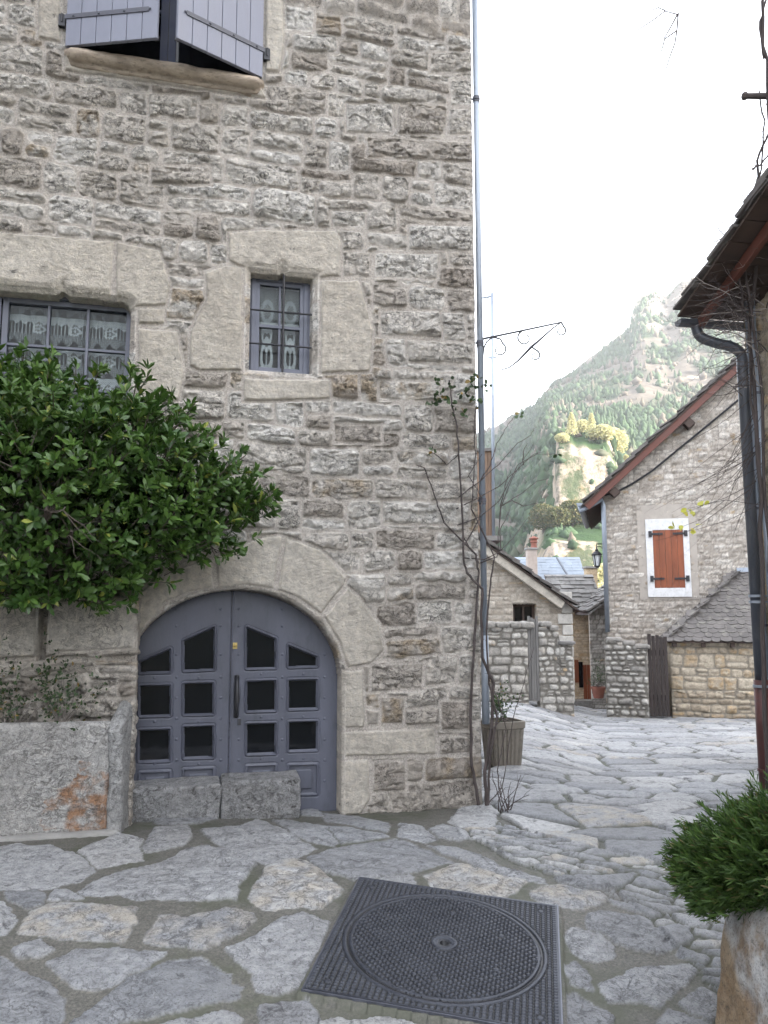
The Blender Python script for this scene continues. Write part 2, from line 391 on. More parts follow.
# ------------------------------------------------------------------ stone work generators
def rubble(S, Z, seed, hmin, hmax, wmin, wmax, split=.25, wob=.02, rnd=.03):
    rng = np.random.RandomState(seed)
    Sw = S + wob*fbm(S*2.1, Z*2.1, 3, seed+50) + .35*wob*fbm(S*11, Z*11, 2, seed+52)
    Zw = Z + wob*1.2*fbm(S*1.4, Z*2.4, 3, seed+60) + .35*wob*fbm(S*13, Z*9, 2, seed+62)
    z0 = Zw.min()-.5; z1 = Zw.max()+.5; br = [z0]
    while br[-1] < z1: br.append(br[-1]+rng.uniform(hmin, hmax))
    br = np.array(br); r = np.clip(np.searchsorted(br, Zw)-1, 0, len(br)-2)
    lo = br[r]; hi = br[r+1]; cs0 = np.zeros_like(S); cs1 = np.zeros_like(S); ci = np.zeros(S.shape, np.int64)
    smin = Sw.min()-1; smax = Sw.max()+1
    for k in range(len(br)-1):
        m = r == k
        cb = [smin - rng.uniform(0, wmax)]
        h = br[k+1]-br[k]
        while cb[-1] < smax:
            w = wmin + (wmax-wmin)*rng.rand()**1.6
            cb.append(cb[-1]+w*(0.75+.5*h/hmax))
        if not m.any(): continue
        cb = np.array(cb); j = np.clip(np.searchsorted(cb, Sw[m])-1, 0, len(cb)-2)
        ci[m] = j; cs0[m] = cb[j]; cs1[m] = cb[j+1]
    u1 = hsh(r, ci, seed+1); u2 = hsh(r, ci, seed+2)
    f = .35+.3*u2; zs = lo+(hi-lo)*f
    sp = (u1 < split) & ((hi-lo) > hmin*1.25)
    # tilted joints inside a course
    up = Zw > zs
    lo2 = np.where(sp & up, zs, lo); hi2 = np.where(sp & ~up, zs, hi)
    sub = np.where(sp & up, 1, 0)
    tilt = (hsh(r, ci+1, seed+9)-.5)*.10; tiltl = (hsh(r, ci, seed+9)-.5)*.10
    dl = Sw-cs0-tiltl*(Zw-lo); dr = cs1-Sw+tilt*(Zw-lo)
    dx = np.minimum(dl, dr); dz = np.minimum(Zw-lo2, hi2-Zw)
    R = rnd*(.6+.8*hsh(r, ci, seed+3))
    e = np.minimum(dx, dz); cm = (dx < R) & (dz < R)
    e = np.where(cm, R-np.sqrt(np.maximum(0, (R-dx)**2+(R-dz)**2)), e)
    iid = ci*2+sub
    return e, hsh(r, iid, seed+4), hsh(r, iid, seed+5), hsh(r, iid, seed+6), (Sw-(cs0+cs1)/2), (Zw-(lo2+hi2)/2)

def voro(X, Y, cw, ch, seed, ang=0.0, jit=.85):
    """cells stretched by cw x ch; distance to the nearest joint and three randoms"""
    ca, sa = cos(ang), sin(ang); U = (X*ca+Y*sa)/cw; W = (-X*sa+Y*ca)/ch
    iu = np.floor(U).astype(np.int64); iw = np.floor(W).astype(np.int64)
    d1 = np.full(X.shape, 1e9); px = np.zeros_like(U); pw = np.zeros_like(U); bi = iu.copy(); bj = iw.copy()
    pts = []
    for du in range(-2, 3):
        for dw in range(-2, 3):
            a = iu+du; b = iw+dw
            qx = a+.5+jit*(hsh(a, b, seed)-.5); qy = b+.5+jit*(hsh(a, b, seed+1)-.5)
            d = (U-qx)**2+(W-qy)**2
            m = d < d1; d1[m] = d[m]; px[m] = qx[m]; pw[m] = qy[m]; bi[m] = a[m]; bj[m] = b[m]
    e = np.full(X.shape, 1e9)
    for du in range(-2, 3):
        for dw in range(-2, 3):
            a = iu+du; b = iw+dw
            qx = a+.5+jit*(hsh(a, b, seed)-.5); qy = b+.5+jit*(hsh(a, b, seed+1)-.5)
            vx = (qx-px); vy = (qy-pw); n = np.sqrt(vx*vx+vy*vy)
            with np.errstate(divide='ignore', invalid='ignore'):
                t = (((px+qx)/2-U)*vx+((pw+qy)/2-W)*vy)/n
                # back to metres along that direction
                sc = np.sqrt((vx/n*cw)**2+(vy/n*ch)**2)
            t = np.where(n > 1e-6, t*cw*ch/np.sqrt((vx/np.maximum(n, 1e-6)*ch)**2+(vy/np.maximum(n, 1e-6)*cw)**2), 1e9)
            e = np.minimum(e, t)
    return e, hsh(bi, bj, seed+4), hsh(bi, bj, seed+5), hsh(bi, bj, seed+6), (U-px)*cw, (W-pw)*ch

def polys_over(X, Y, polys, E, R1, R2, R3, A, gap=.012, dressed=None, lx=None, ly=None, grow=0.0):
    for i, pl in enumerate(polys):
        P = np.array(pl); x0, y0 = P.min(0)-.1; x1, y1 = P.max(0)+.1
        m = (X > x0) & (X < x1) & (Y > y0) & (Y < y1)
        if not m.any(): continue
        sd, _, _ = sdpoly(X[m], Y[m], pl); sd = sd-grow
        ins = sd < 0; idx = np.flatnonzero(m.ravel())
        ii = idx[ins]; rr = np.random.RandomState(100+i*7+len(polys))
        E.ravel()[ii] = -sd[ins]; a, b, c = rr.rand(3)
        R1.ravel()[ii] = a; R2.ravel()[ii] = b; R3.ravel()[ii] = c
        if dressed is not None: A.ravel()[ii] = dressed
        if lx is not None:
            lx.ravel()[ii] = X.ravel()[ii]-P[:, 0].mean(); ly.ravel()[ii] = Y.ravel()[ii]-P[:, 1].mean()
        oo = idx[~ins]; E.ravel()[oo] = np.minimum(E.ravel()[oo], sd[~ins]-.0)

def stone_height(S, Z, e, r1, r2, r3, lx, lz, seed, gap, bulge, rough, A=None, strat=1.0):
    prot = bulge*(.35+.9*r3)
    k = sst(gap*.5, gap*.5+.011, e)
    k2 = sst(gap*.5, gap*.5+.05, e)
    off = (r1*37.0)
    f = fbm(S*15+off, Z*21+off*2, 5, seed+70, .6)
    rg = ridge(S*10+off, Z*16+off, 4, seed+80)
    big = fbm(S*7+off*3, Z*9+off, 2, seed+90)
    cut = sst(.74, .86, ridge(S*8+off*2+.6*big, Z*15+off, 3, seed+85))
    tl = lx*(r2-.5)*.12 + lz*(r1-.5)*.20
    hh = prot*(.55*k+.45*k2) + k*(rough*1.05*f + rough*.9*strat*(rg-.62) + rough*.9*big - rough*.8*strat*cut + np.clip(tl, -.02, .02))
    if A is not None:
        fl = bulge*.65*k + k*(.0050*f + .004*big)
        hh = np.where(A > .5, fl, hh)
    mort = .0035*fbm(S*30, Z*30, 3, seed+95)
    return hh + (1-k)*mort, 1-k

def grid_wall(name, F, ps, z0, top, nz, hfun, mat, parent=None, s_right=None, s_left=None, openings=(), zlist=None, origin=None):
    ps = np.array(ps, float); nP = len(ps)
    if zlist is None:
        v = np.linspace(0, 1, nz); Zc = z0(ps)[None, :] + v[:, None]*(top(ps)-z0(ps))[None, :]
    else: Zc = np.repeat(np.array(zlist)[:, None], nP, 1)
    nZ = Zc.shape[0]; Pp = np.repeat(ps[None, :], nZ, 0)
    state = np.zeros(Pp.shape, np.int8); dep = np.zeros(Pp.shape); lock = np.zeros(Pp.shape, bool)
    edge = np.full(Pp.shape, 1.0)
    for (poly, depth, chw, chd) in openings:
        A = np.array(poly); m = (Pp > A[:, 0].min()-.1) & (Pp < A[:, 0].max()+.1) & (Zc > A[:, 1].min()-.1) & (Zc < A[:, 1].max()+.1)
        sd, nx, ny = sdpoly(Pp[m], Zc[m], poly)
        st = .0045
        sn = np.abs(sd) < st
        a = Pp[m]; b = Zc[m]; a[sn] = nx[sn]; b[sn] = ny[sn]; Pp[m] = a; Zc[m] = b
        sd = np.where(sn, 0, sd)
        d = dep[m]; s_ = state[m]; g = edge[m]
        ins = sd < -1e-6
        prof = np.where(-sd <= chw, chd*np.clip(-sd/max(chw, 1e-6), 0, 1), depth)
        d[ins] = prof[ins]; s_[ins & (-sd > chw)] = 1; g = np.minimum(g, np.abs(sd))
        dep[m] = d; state[m] = s_; edge[m] = g
    H, attr = hfun(Pp, Zc)
    H = H*np.where(edge < .03, edge/.03*.8+.2, 1)
    if s_right is not None: H = np.where(Pp > s_right, .22*H, H)
    if s_left is not None: H = np.where(Pp < s_left, .3*H, H)
    for sc_ in (s_right, s_left):
        if sc_ is not None: H = H*(.30+.70*sst(0, .05, np.abs(Pp-sc_)))
    H = np.where(dep > 0, .15*H-dep, H)
    sx = Pp.copy(); oo = H.copy()
    if s_right is not None:
        w = Pp > s_right; sx = np.where(w, s_right+H, sx); oo = np.where(w, -(Pp-s_right), oo)
    if s_left is not None:
        w = Pp < s_left; sx = np.where(w, s_left-H, sx); oo = np.where(w, (Pp-s_left), oo)
    V = F.o[None, None, :] + sx[..., None]*F.u + oo[..., None]*F.n + np.stack([0*sx, 0*sx, Zc], -1)
    idx = np.arange(nZ*nP).reshape(nZ, nP)
    Fa = np.stack([idx[:-1, :-1], idx[:-1, 1:], idx[1:, 1:], idx[1:, :-1]], -1).reshape(-1, 4)
    sflat = state.ravel(); kill = (sflat[Fa] == 1).all(1)
    Fa = Fa[~kill]
    me = np_mesh(name, V.reshape(-1, 3), Fa, attr.reshape(-1, 4), smooth=True)
    return link(name, me, mat, parent, origin)

def simple_hfun(seed, hmin, hmax, wmin, wmax, gap, bulge, rough, split=.25, wob=.02, rnd=.03, strat=.6):
    def f(P, Z):
        e, r1, r2, r3, lx, lz = rubble(P, Z, seed, hmin, hmax, wmin, wmax, split, wob, rnd)
        h, j = stone_height(P, Z, e, r1, r2, r3, lx, lz, seed, gap, bulge, rough, None, strat)
        return h, np.stack([r1, r2, j, 0*r1], -1)
    return f

def slates(P0, A, U, w, h, sw, ex, seed, thick=.012, jit=.12, rnd_tip=False, keep=None, lift=.035):
    """overlapping slates on a plane: P0 eave corner, A along the eave, U up the slope"""
    A = np.array(A, float); A /= np.linalg.norm(A); U = np.array(U, float); U /= np.linalg.norm(U); N = np.cross(A, U); N /= np.linalg.norm(N)
    if N[2] < 0: N = -N
    rng = np.random.RandomState(seed); b = MB(); y = 0; row = 0
    while y < h:
        x = -sw*(.5 if row % 2 else 0)-rng.rand()*.03
        e_ = ex*(1-.25*y/h)
        while x < w:
            ww = sw*rng.uniform(.75, 1.25)*(1-.15*y/h)
            if (keep is None or keep(x+ww/2, y+e_/2)):
                x0 = max(x, -.03); x1 = min(x+ww-.006, w+.03)
                if x1-x0 > .02:
                    yy = y+rng.uniform(-1, 1)*ex*jit; L_ = ex*1.9; l0 = lift*rng.uniform(.7, 1.3); l1 = .004
                    c = [(x0, yy), (x1, yy)]
                    if rnd_tip: c = [(x0, yy+ex*.30), (x0+(x1-x0)*.22, yy+ex*.07), ((x0+x1)/2, yy), (x1-(x1-x0)*.22, yy+ex*.07), (x1, yy+ex*.30)]
                    c = c+[(x1, yy+L_), (x0, yy+L_)]
                    base = []
                    for (cx, cy) in c:
                        k = (cy-yy)/L_; base.append(P0+A*cx+U*min(cy, h+.05)+N*(l0*(1-k)+l1*k))
                    b.prism(base, -N*thick*rng.uniform(.7, 1.5))
            x += ww
        y += e_; row += 1
    return b

# ------------------------------------------------------------------ paving
def to_px(pts, sc, ox, oy): return [(ox+x/sc, oy+y/sc) for x, y in pts]
PA = [[(-60,200),(0,200),(60,190),(150,195),(240,215),(310,265),(250,295),(150,325),(60,325),(-60,330)],
 [(250,207),(380,160),(455,175),(458,235),(400,240),(320,258)],
 [(465,178),(500,137),(600,133),(612,150),(590,185),(530,203),(465,212)],
 [(490,95),(560,72),(640,65),(700,90),(690,105),(620,122),(520,127),(482,110)],
 [(250,340),(300,295),(400,262),(520,245),(590,205),(660,192),(770,222),(812,245),(762,325),(762,358),(640,362),(520,362),(440,358),(380,340),(270,345)],
 [(155,360),(185,328),(225,330),(268,352),(215,358)],
 [(20,335),(115,325),(145,345),(140,375),(100,385),(60,370),(30,360)],
 [(-60,365),(10,370),(55,420),(20,465),(-60,475)],
 [(65,455),(100,395),(160,370),(300,378),(435,390),(430,440),(390,495),(280,490),(140,465)],
 [(35,510),(130,480),(178,520),(125,547),(60,540)],
 [(465,495),(510,412),(640,408),(700,400),(725,385),(815,405),(818,425),(780,460),(690,500),(650,512),(560,510)],
 [(160,565),(250,522),(400,520),(530,530),(490,560),(400,625),(320,645),(240,640),(190,600)],
 [(-60,530),(0,540),(60,580),(150,625),(215,690),(205,740),(150,800),(-60,830)],
 [(200,790),(330,690),(420,610),(540,560),(640,545),(690,575),(745,600),(750,630),(780,640),(765,670),(640,695),(520,725),(380,755),(300,810)],
 [(450,780),(600,735),(730,715),(765,745),(760,800),(600,880),(420,860)]]
PB = [[(5,138),(130,128),(180,110),(290,150),(370,200),(300,230),(210,247),(120,215),(40,180)],
 [(235,105),(360,118),(400,125),(440,178),(430,192),(380,185),(290,148)],
 [(412,124),(480,130),(600,155),(608,163),(530,175),(452,183)],
 [(345,230),(450,195),(560,178),(640,168),(740,205),(803,240),(700,270),(560,300),(500,303),(400,275),(350,240)],
 [(165,350),(210,262),(290,238),(350,250),(400,290),(450,325),(440,345),(380,390),(320,385),(240,392),(200,390)],
 [(85,515),(170,485),(260,425),(330,405),(405,435),(400,470),(350,560),(320,630),(250,660),(195,650),(170,600)],
 [(190,700),(340,678),(390,735),(370,880),(190,880)],
 [(390,760),(450,740),(600,742),(720,770),(760,900),(380,900)],
 [(385,80),(500,90),(600,120),(595,148),(480,122),(412,112)],
 [(325,55),(360,60),(395,92),(325,90)],
 [(565,300),(680,282),(688,318),(640,328)]]
PC = [[(100,430),(220,385),(330,395),(500,455),(380,530),(250,515),(140,485)],
 [(190,210),(240,168),(360,160),(385,185),(370,235),(330,248),(230,240)],
 [(105,250),(170,230),(248,252),(268,280),(240,295),(150,280)],
 [(0,225),(80,235),(148,285),(100,298),(0,280)],
 [(110,310),(220,320),(400,390),(560,440),(570,460),(420,430),(300,390),(180,345)]]
PD = [[(-36,360),(0,332),(60,328),(200,352),(235,370),(140,412),(60,405),(0,388)],
 [(40,305),(130,300),(320,290),(300,320),(230,345),(150,335),(60,318)],
 [(158,430),(200,410),(270,415),(370,440),(375,470),(430,470),(500,475),(520,510),(470,535),(400,560),(300,535),(200,500),(165,465)],
 [(88,510),(110,470),(200,490),(240,520),(240,570),(200,585),(140,575),(100,550)],
 [(75,600),(110,585),(150,620),(180,685),(110,665)],
 [(205,670),(320,610),(500,595),(525,620),(430,700),(390,742),(330,720),(220,715)],
 [(465,560),(480,542),(555,570),(550,592),(470,570)],
 [(95,700),(120,690),(200,740),(240,770),(245,900),(95,900)],
 [(465,725),(540,668),(600,700),(620,760),(560,795)],
 [(385,808),(430,745),(560,790),(640,860),(360,900)],
 [(240,372),(330,395),(410,430),(380,435),(260,390)],
 [(450,435),(530,440),(575,465),(570,480),(500,465)]]
flags = [to_px(p, 3.2, 0, 784) for p in PA]+[to_px(p, 3.2, 200, 784) for p in PB]+[to_px(p, 3.94, 400, 764) for p in PC]+[to_px(p, 3.368, 540, 784) for p in PD]
flags = [[tuple(ghit(x, y)[:2]) for x, y in p] for p in flags]
trace_zone = [tuple(ghit(x, y)[:2]) for x, y in [(-25,806),(130,800),(330,790),(420,805),(470,800),(520,825),(570,850),(640,862),(690,905),(768,930),(800,1060),(-40,1060)]]
gut = np.array([ghit(x, y)[:2] for x, y in [(445,822),(500,833),(560,852),(620,872),(665,893),(705,925),(760,960)]])
def gut_dist(X, Y):
    best = np.full(X.shape, 1e9)
    for i in range(len(gut)-1):
        a, b = gut[i], gut[i+1]; e = b-a; t = np.clip(((X-a[0])*e[0]+(Y-a[1])*e[1])/(e@e), 0, 1)
        best = np.minimum(best, np.hypot(X-a[0]-t*e[0], Y-a[1]-t*e[1]))
    return best
# manhole square
mA, mB, mD = ghit(361, 881.5), ghit(560, 911), ghit(304, 994)
print('manhole', mA, mB, mD, np.linalg.norm(mB-mA), np.linalg.norm(mD-mA))
MH_ang = math.atan2(mB[1]-mA[1], mB[0]-mA[0]); MH_C = (mB+mD)/2; MH_W = .5*(np.linalg.norm(mB-mA)+np.linalg.norm(mD-mA))
ang2 = math.atan2(mA[1]-mD[1], mA[0]-mD[0])-pi/2; MH_ang = (MH_ang+ang2)/2
MH_C = np.array([.2265, 3.195, 0]); MH_ang = radians(-11.3); MH_W = .845

def build_paving():
    t = np.concatenate([np.arange(-1.3, -.53, .008), np.arange(-.53, .53, .0017), np.arange(.53, 1.5, .006)])
    ys = [1.2]
    while ys[-1] < 21.5:
        y = ys[-1]; ys.append(y + ((.0035*y if y < 5 else .0024*y) if y > 2.2 else .012))
    ys = np.array(ys); T, Y = np.meshgrid(t, ys); X = T*np.maximum(Y, 1.2)
    wx = X+.025*fbm(X*5, Y*5, 3, 11)+.006*fbm(X*40, Y*40, 2, 12); wy = Y+.025*fbm(X*5, Y*5, 3, 13)+.006*fbm(X*40, Y*40, 2, 14)
    px_ = X+.016*fbm(X*9, Y*9, 3, 15)+.010*fbm(X*36, Y*36, 3, 16); py_ = Y+.016*fbm(X*9, Y*9, 3, 17)+.010*fbm(X*36, Y*36, 3, 18)
    e, r1, r2, r3, lx, ly = voro(wx, wy, .44, .34, 21, .06)
    # wobble: larger flags in patches
    e2, s1, s2, s3, lx2, ly2 = voro(wx, wy, .66, .50, 31, -.1)
    pm = vn(X*.9, Y*.9, 5) > .55
    e = np.where(pm, e2, e); r1 = np.where(pm, s1, r1); r2 = np.where(pm, s2, r2); r3 = np.where(pm, s3, r3); lx = np.where(pm, lx2, lx); ly = np.where(pm, ly2, ly)
    gd = gut_dist(X, Y)
    gw = .26+.10*fbm(X*2, Y*2, 2, 40)
    inside_g = gd < gw
    eg, g1, g2, g3, gx, gy = voro(wx+.05*fbm(X*3, Y*3, 2, 19), wy+.03*fbm(X*4, Y*4, 2, 20), .21, .075, 41, -.28)
    gm = inside_g & (X > .4)
    e = np.where(gm, eg, e); r1 = np.where(gm, g1, r1); r2 = np.where(gm, g2, r2); r3 = np.where(gm, g3, r3); lx = np.where(gm, gx, lx); ly = np.where(gm, gy, ly)
    e = np.where(gm, e, np.minimum(e, np.abs(gd-gw)+.0*e)) if False else e
    gap = np.where(gm, .018, (.026+.014*vn(X*1.7, Y*1.7, 3))*(1.15+.12*np.clip(Y-5, 0, 12)))
    A = np.zeros(X.shape)
    tz, _, _ = sdpoly(X, Y, trace_zone)
    zone = (tz < 0) & ~gm
    e = np.where(zone, .0, e)
    E = e.copy()
    E[zone] = 0.0
    polys_over(px_, py_, flags, E, r1, r2, r3, A, lx=lx, ly=ly, dressed=1, grow=.011)
    zone_out = zone & (A < .5)
    E = np.where(zone_out, 0.0, E)
    # only flags inside zone keep their outline; small bits of rubble in some joints
    eb, b1, b2, b3, bx, by = voro(wx, wy, .085, .055, 51, .3)
    bits = zone_out & (b3 > 2) & (vn(X*3, Y*3, 8) > .5)
    E = np.where(bits, np.minimum(eb, .03), E); r1 = np.where(bits, b1, r1); r2 = np.where(bits, b2, r2)
    gap = np.where(A > .5, .001, gap)
    k = sst(gap*.35, gap*.35+.009, E); k2 = sst(gap*.35, gap*.35+.05, E)
    off = r1*31
    rough = np.where(gm, .006, .0075)*(1-.55*sst(5.0, 6.5, Y))
    f = fbm(X*8+off, Y*8+off, 5, 71, .55); rg = ridge(X*5+off, Y*9+off, 3, 81)
    hst = np.where(gm, .026, np.where(A > .5, .013, .026))*(.55*k+.45*k2)+np.where(gm | (A > .5), 0, .007*(r3-.5)*k)
    tl = np.clip(lx*(r2-.5)*.06+ly*(r1-.5)*.10, -.012, .012)
    cr = sst(.80, .90, ridge(X*4+off, Y*6+off*2, 3, 83))*(A > .5)
    h = hst + k*(rough*f+.010*(rg-.6)*(1-.7*sst(5, 6.5, Y))+tl*(1-.6*sst(5, 6.5, Y))-.007*cr) + (1-k)*(.007*fbm(X*20, Y*20, 4, 91, .7)+.010*(vn(X*3, Y*3, 92)-.5))
    Z = G(X, Y)+h-.016+.014*fbm(X*.8, Y*.8, 3, 99)
    # recess where the cover sits
    ca, sa = cos(MH_ang), sin(MH_ang); dx = X-MH_C[0]; dy = Y-MH_C[1]; u = dx*ca+dy*sa; w = -dx*sa+dy*ca
    q = np.maximum(np.abs(u), np.abs(w))-MH_W/2
    plane = G(X, Y)
    Z = np.where(q < 0, plane-.03, np.where(q < .02, plane+.003+.002*fbm(X*25, Y*25, 3, 7), np.where(q < .04, np.minimum(Z, plane+.004), Z)))
    k = np.where(q < .02, 0, k)
    attr = np.stack([r1, r2, 1-k, np.where(zone, 0, 1.)*(q > .3)], -1)
    n, mm = X.shape; idx = np.arange(n*mm).reshape(n, mm)
    Fa = np.stack([idx[:-1, :-1], idx[:-1, 1:], idx[1:, 1:], idx[1:, :-1]], -1).reshape(-1, 4)
    me = np_mesh('street_paving', np.stack([X, Y, Z], -1).reshape(-1, 3), Fa, attr.reshape(-1, 4), smooth=True)
    o = link('street_paving', me, M['pav']); tag(o, 'irregular grey limestone flagstones set in mossy mortar, running down the lane', kind='structure')
build_paving()
# ------------------------------------------------------------------ main house on the left
W = Frame(-.955, 5.0, 14)
SR = W.hit(476, 400)[0]
print('corner', SR, W.P(SR, 0, 0))
house = empty('stone_house', W.P(0, 0, .35), 'tall rubble-stone house on the left with blue-grey shutters and an arched cellar door', 'house')

arch_in = []      # door opening outline in wall coordinates
aL, aR = W.hit(117, 700)[0], W.hit(345, 700)[0]
atop = W.hit(231, 586)[1]; aspr = W.hit(231, 684)[1]; abot = .10
ac = (aL+aR)/2; ra = (aR-aL)/2
arch_out = [(aL, abot)]+[(ac-ra*cos(pi*k/32), aspr+(atop-aspr)*sin(pi*k/32)) for k in range(33)]+[(aR, abot)]
# small window
w2 = W.rect(245, 270, 318, 376)
ogee2 = [(w2[0], w2[2]), (w2[1], w2[2]), (w2[1], w2[3]), ((w2[0]+w2[1])/2+.035, w2[3]), ((w2[0]+w2[1])/2, w2[3]+.045), ((w2[0]+w2[1])/2-.035, w2[3]), (w2[0], w2[3])]
# large window
zb1 = W.hit(70, 432)[1]; sL1 = W.hit(-118, 360)[0]; sR1 = W.hit(134, 360)[0]
t1 = W.hit(0, 287)[1]; t2 = W.hit(62, 278)[1]; t3 = W.hit(126, 297)[1]; s2 = W.hit(62, 300)[0]; sc = (sL1+sR1)/2
zt1 = (t1+t3)/2+.01
half = [(sR1, zb1), (sR1, zt1-.09), (sR1-.02, zt1-.035), (sR1-.06, zt1-.006), (sR1-.12, zt1), (s2+.05, zt1+.004), (s2+.018, zt1+.03), (s2, zt1+.06), (s2-.018, zt1+.03), (s2-.05, zt1+.004)]
s2m = 2*sc-s2
ogee1 = half+[(s2m+.05, zt1+.004), (s2m+.018, zt1+.03), (s2m, zt1+.06), (s2m-.018, zt1+.03), (s2m-.05, zt1+.004), (sL1+.1, zt1), (sL1, zt1-.09), (sL1, zb1)]
# upper window
u0, u1 = W.hit(66, 50)[0]-.0, W.hit(262, 70)[0]; zu = (W.hit(66, 50)[1]+W.hit(262, 80)[1])/2; zu1 = zu+1.35
upper = [(u0, zu), (u1, zu), (u1, zu1), (u0, zu1)]
print('upper', u0, u1, zu, 'win2', w2, 'win1', sL1, sR1, zb1, zt1, 'arch', aL, aR, atop, aspr)

dressed_polys_px = [
 [(100,640),(128,600),(165,572),(212,557),(216,588),(190,593),(165,603),(147,625),(118,690),(96,690)],
 [(218,588),(215,556),(240,545),(262,536),(283,535),(275,590),(245,586)],
 [(277,590),(285,536),(320,548),(348,578),(345,585),(321,615),(300,600)],
 [(323,616),(347,586),(362,600),(380,625),(385,650),(372,664),(347,668),(338,642)],
 [(341,671),(363,668),(366,722),(364,728),(338,728)],
 [(336,731),(435,727),(437,755),(336,757)],
 [(334,760),(369,758),(371,800),(360,816),(334,816)],
 [(228,232),(262,230),(335,230),(341,240),(341,277),(320,279),(320,285),(243,285),(240,268),(228,262)],
 [(205,272),(226,265),(243,268),(243,372),(200,371),(188,366),(190,330),(205,300)],
 [(320,280),(360,280),(374,330),(371,373),(320,374)],
 [(243,378),(330,379),(331,400),(243,402)],
 [(-120,222),(0,232),(115,241),(113,282),(113,300),(60,300),(0,300),(-120,290)],
 [(116,241),(160,250),(172,285),(167,306),(130,310),(115,300)],
 [(137,308),(165,308),(165,325),(137,325)],
 [(137,328),(178,330),(185,370),(180,402),(137,402)],
 [(63,56),(67,50),(262,84),(268,100),(225,95),(150,84),(64,72)],
 [(265,-10),(284,0),(286,40),(280,74),(264,72)],
 [(38,-30),(62,-30),(62,44),(37,40)],
 ]
dressed_polys = [W.poly(p) for p in dressed_polys_px]
# larger blocks among the coursed rubble
big_px = [[(366,136),(473,142),(473,163),(366,158)],[(148,93),(200,96),(199,120),(148,118)],[(397,103),(446,104),(450,118),(444,136),(397,134)],
 [(345,104),(394,104),(393,134),(346,134)],[(408,225),(474,226),(474,252),(408,250)],[(374,252),(440,254),(438,280),(374,278)],[(342,250),(371,252),(371,278),(342,277)],
 [(380,310),(440,311),(443,338),(380,336)],[(406,340),(474,342),(474,366),(407,362)],[(333,424),(382,424),(382,443),(333,443)],
 [(382,500),(470,502),(470,526),(382,524)],[(378,380),(440,382),(440,402),(378,400)],[(370,665),(425,662),(424,690),(370,692)],[(380,695),(405,697),(403,724),(380,724)],
 [(438,735),(472,735),(474,752),(438,756)],[(372,762),(405,760),(407,790),(372,792)],[(440,700),(470,700),(470,730),(440,730)],[(330,210),(366,212),(366,228),(332,227)],
 [(450,80),(474,80),(474,106),(450,106)],[(448,108),(474,108),(474,134),(448,136)],[(430,52),(474,52),(474,72),(430,74)],[(150,165),(210,166),(212,186),(150,184)]]
big_polys = [W.poly(p) for p in big_px]
def house_hfun(P, Z):
    e, r1, r2, r3, lx, lz = rubble(P, Z, 301, .125, .225, .13, .48, split=.34, wob=.034, rnd=.040)
    A = np.zeros(P.shape)
    Pw = P+.007*fbm(P*10, Z*10, 3, 5)+.003*fbm(P*45, Z*45, 2, 5); Zw = Z+.007*fbm(P*10, Z*10, 3, 6)+.003*fbm(P*45, Z*45, 2, 6)
    polys_over(Pw, Zw, big_polys, e, r1, r2, r3, A, lx=lx, ly=lz)
    for pl in dressed_polys:      # clean away slivers between rubble and dressed stones
        pass
    polys_over(Pw, Zw, dressed_polys, e, r1, r2, r3, A, dressed=1, lx=lx, ly=lz)
    # browner, older stones in the lowest courses
    low = sst(2.1, 1.2, Z+.25*fbm(P*2, Z*2, 2, 77))
    r1c = r1*(1-.55*low*(A < .5)); r2c = np.where((A < .5) & (r2 > .80-.0*low), np.maximum(r2, r2+.12*low), r2)
    h, j = stone_height(P, Z, e, r1, r2, r3, lx, lz, 301, .014, .027, .0155, A, 1.15)
    # age: a few missing chips
    return h, np.stack([r1c, r2c, j*.95, A], -1)
ps = np.concatenate([np.arange(-4.2, -1.5, .02), np.arange(-1.5, SR, .0055), np.arange(SR, SR+.25, .0075), np.arange(SR+.25, SR+6.2, .05)])
zs = np.concatenate([np.arange(.12, 5.75, .0055), np.arange(5.75, 7.6, .03)])
grid_wall('wall', W, ps, None, None, 0, house_hfun, M['wall'], house, s_right=SR, zlist=zs,
          openings=[(arch_out, .17, .022, .020), (ogee2, .17, .035, .030), (ogee1, .19, .035, .030), (upper, .18, .004, .004)])
# remaining walls and roof of the house
b = MB(); b.fbox(W, -4.25, -4.0, -6.2, -.03, .0, 7.6); b.fbox(W, -4.25, SR-.02, -6.3, -6.1, 0, 7.6); b.fbox(W, -4.0, SR-.1, -6.1, -.25, 6.6, 6.7)
b.build('rear_wall', M['render'], house)
e0 = W.P(-4.5, .45, 7.55); ww = SR+5.0
b = slates(e0, W.u, np.array([-W.n[0], -W.n[1], .75]), ww, 4.7, .34, .22, 5, thick=.02)
bk = W.P(SR+.5, -6.7, 7.55); 
b2 = slates(bk, -W.u, np.array([W.n[0], W.n[1], .75]), ww, 4.7, .34, .22, 6, thick=.02); b.add(b2.v, b2.f)
pr = [W.P(-4.5, .42, 7.46), W.P(-4.5, -6.67, 7.46), W.P(-4.5, -3.13, 10.15)]
b.prism(pr, W.u*ww)
b.build('roof', M['slate'], house)

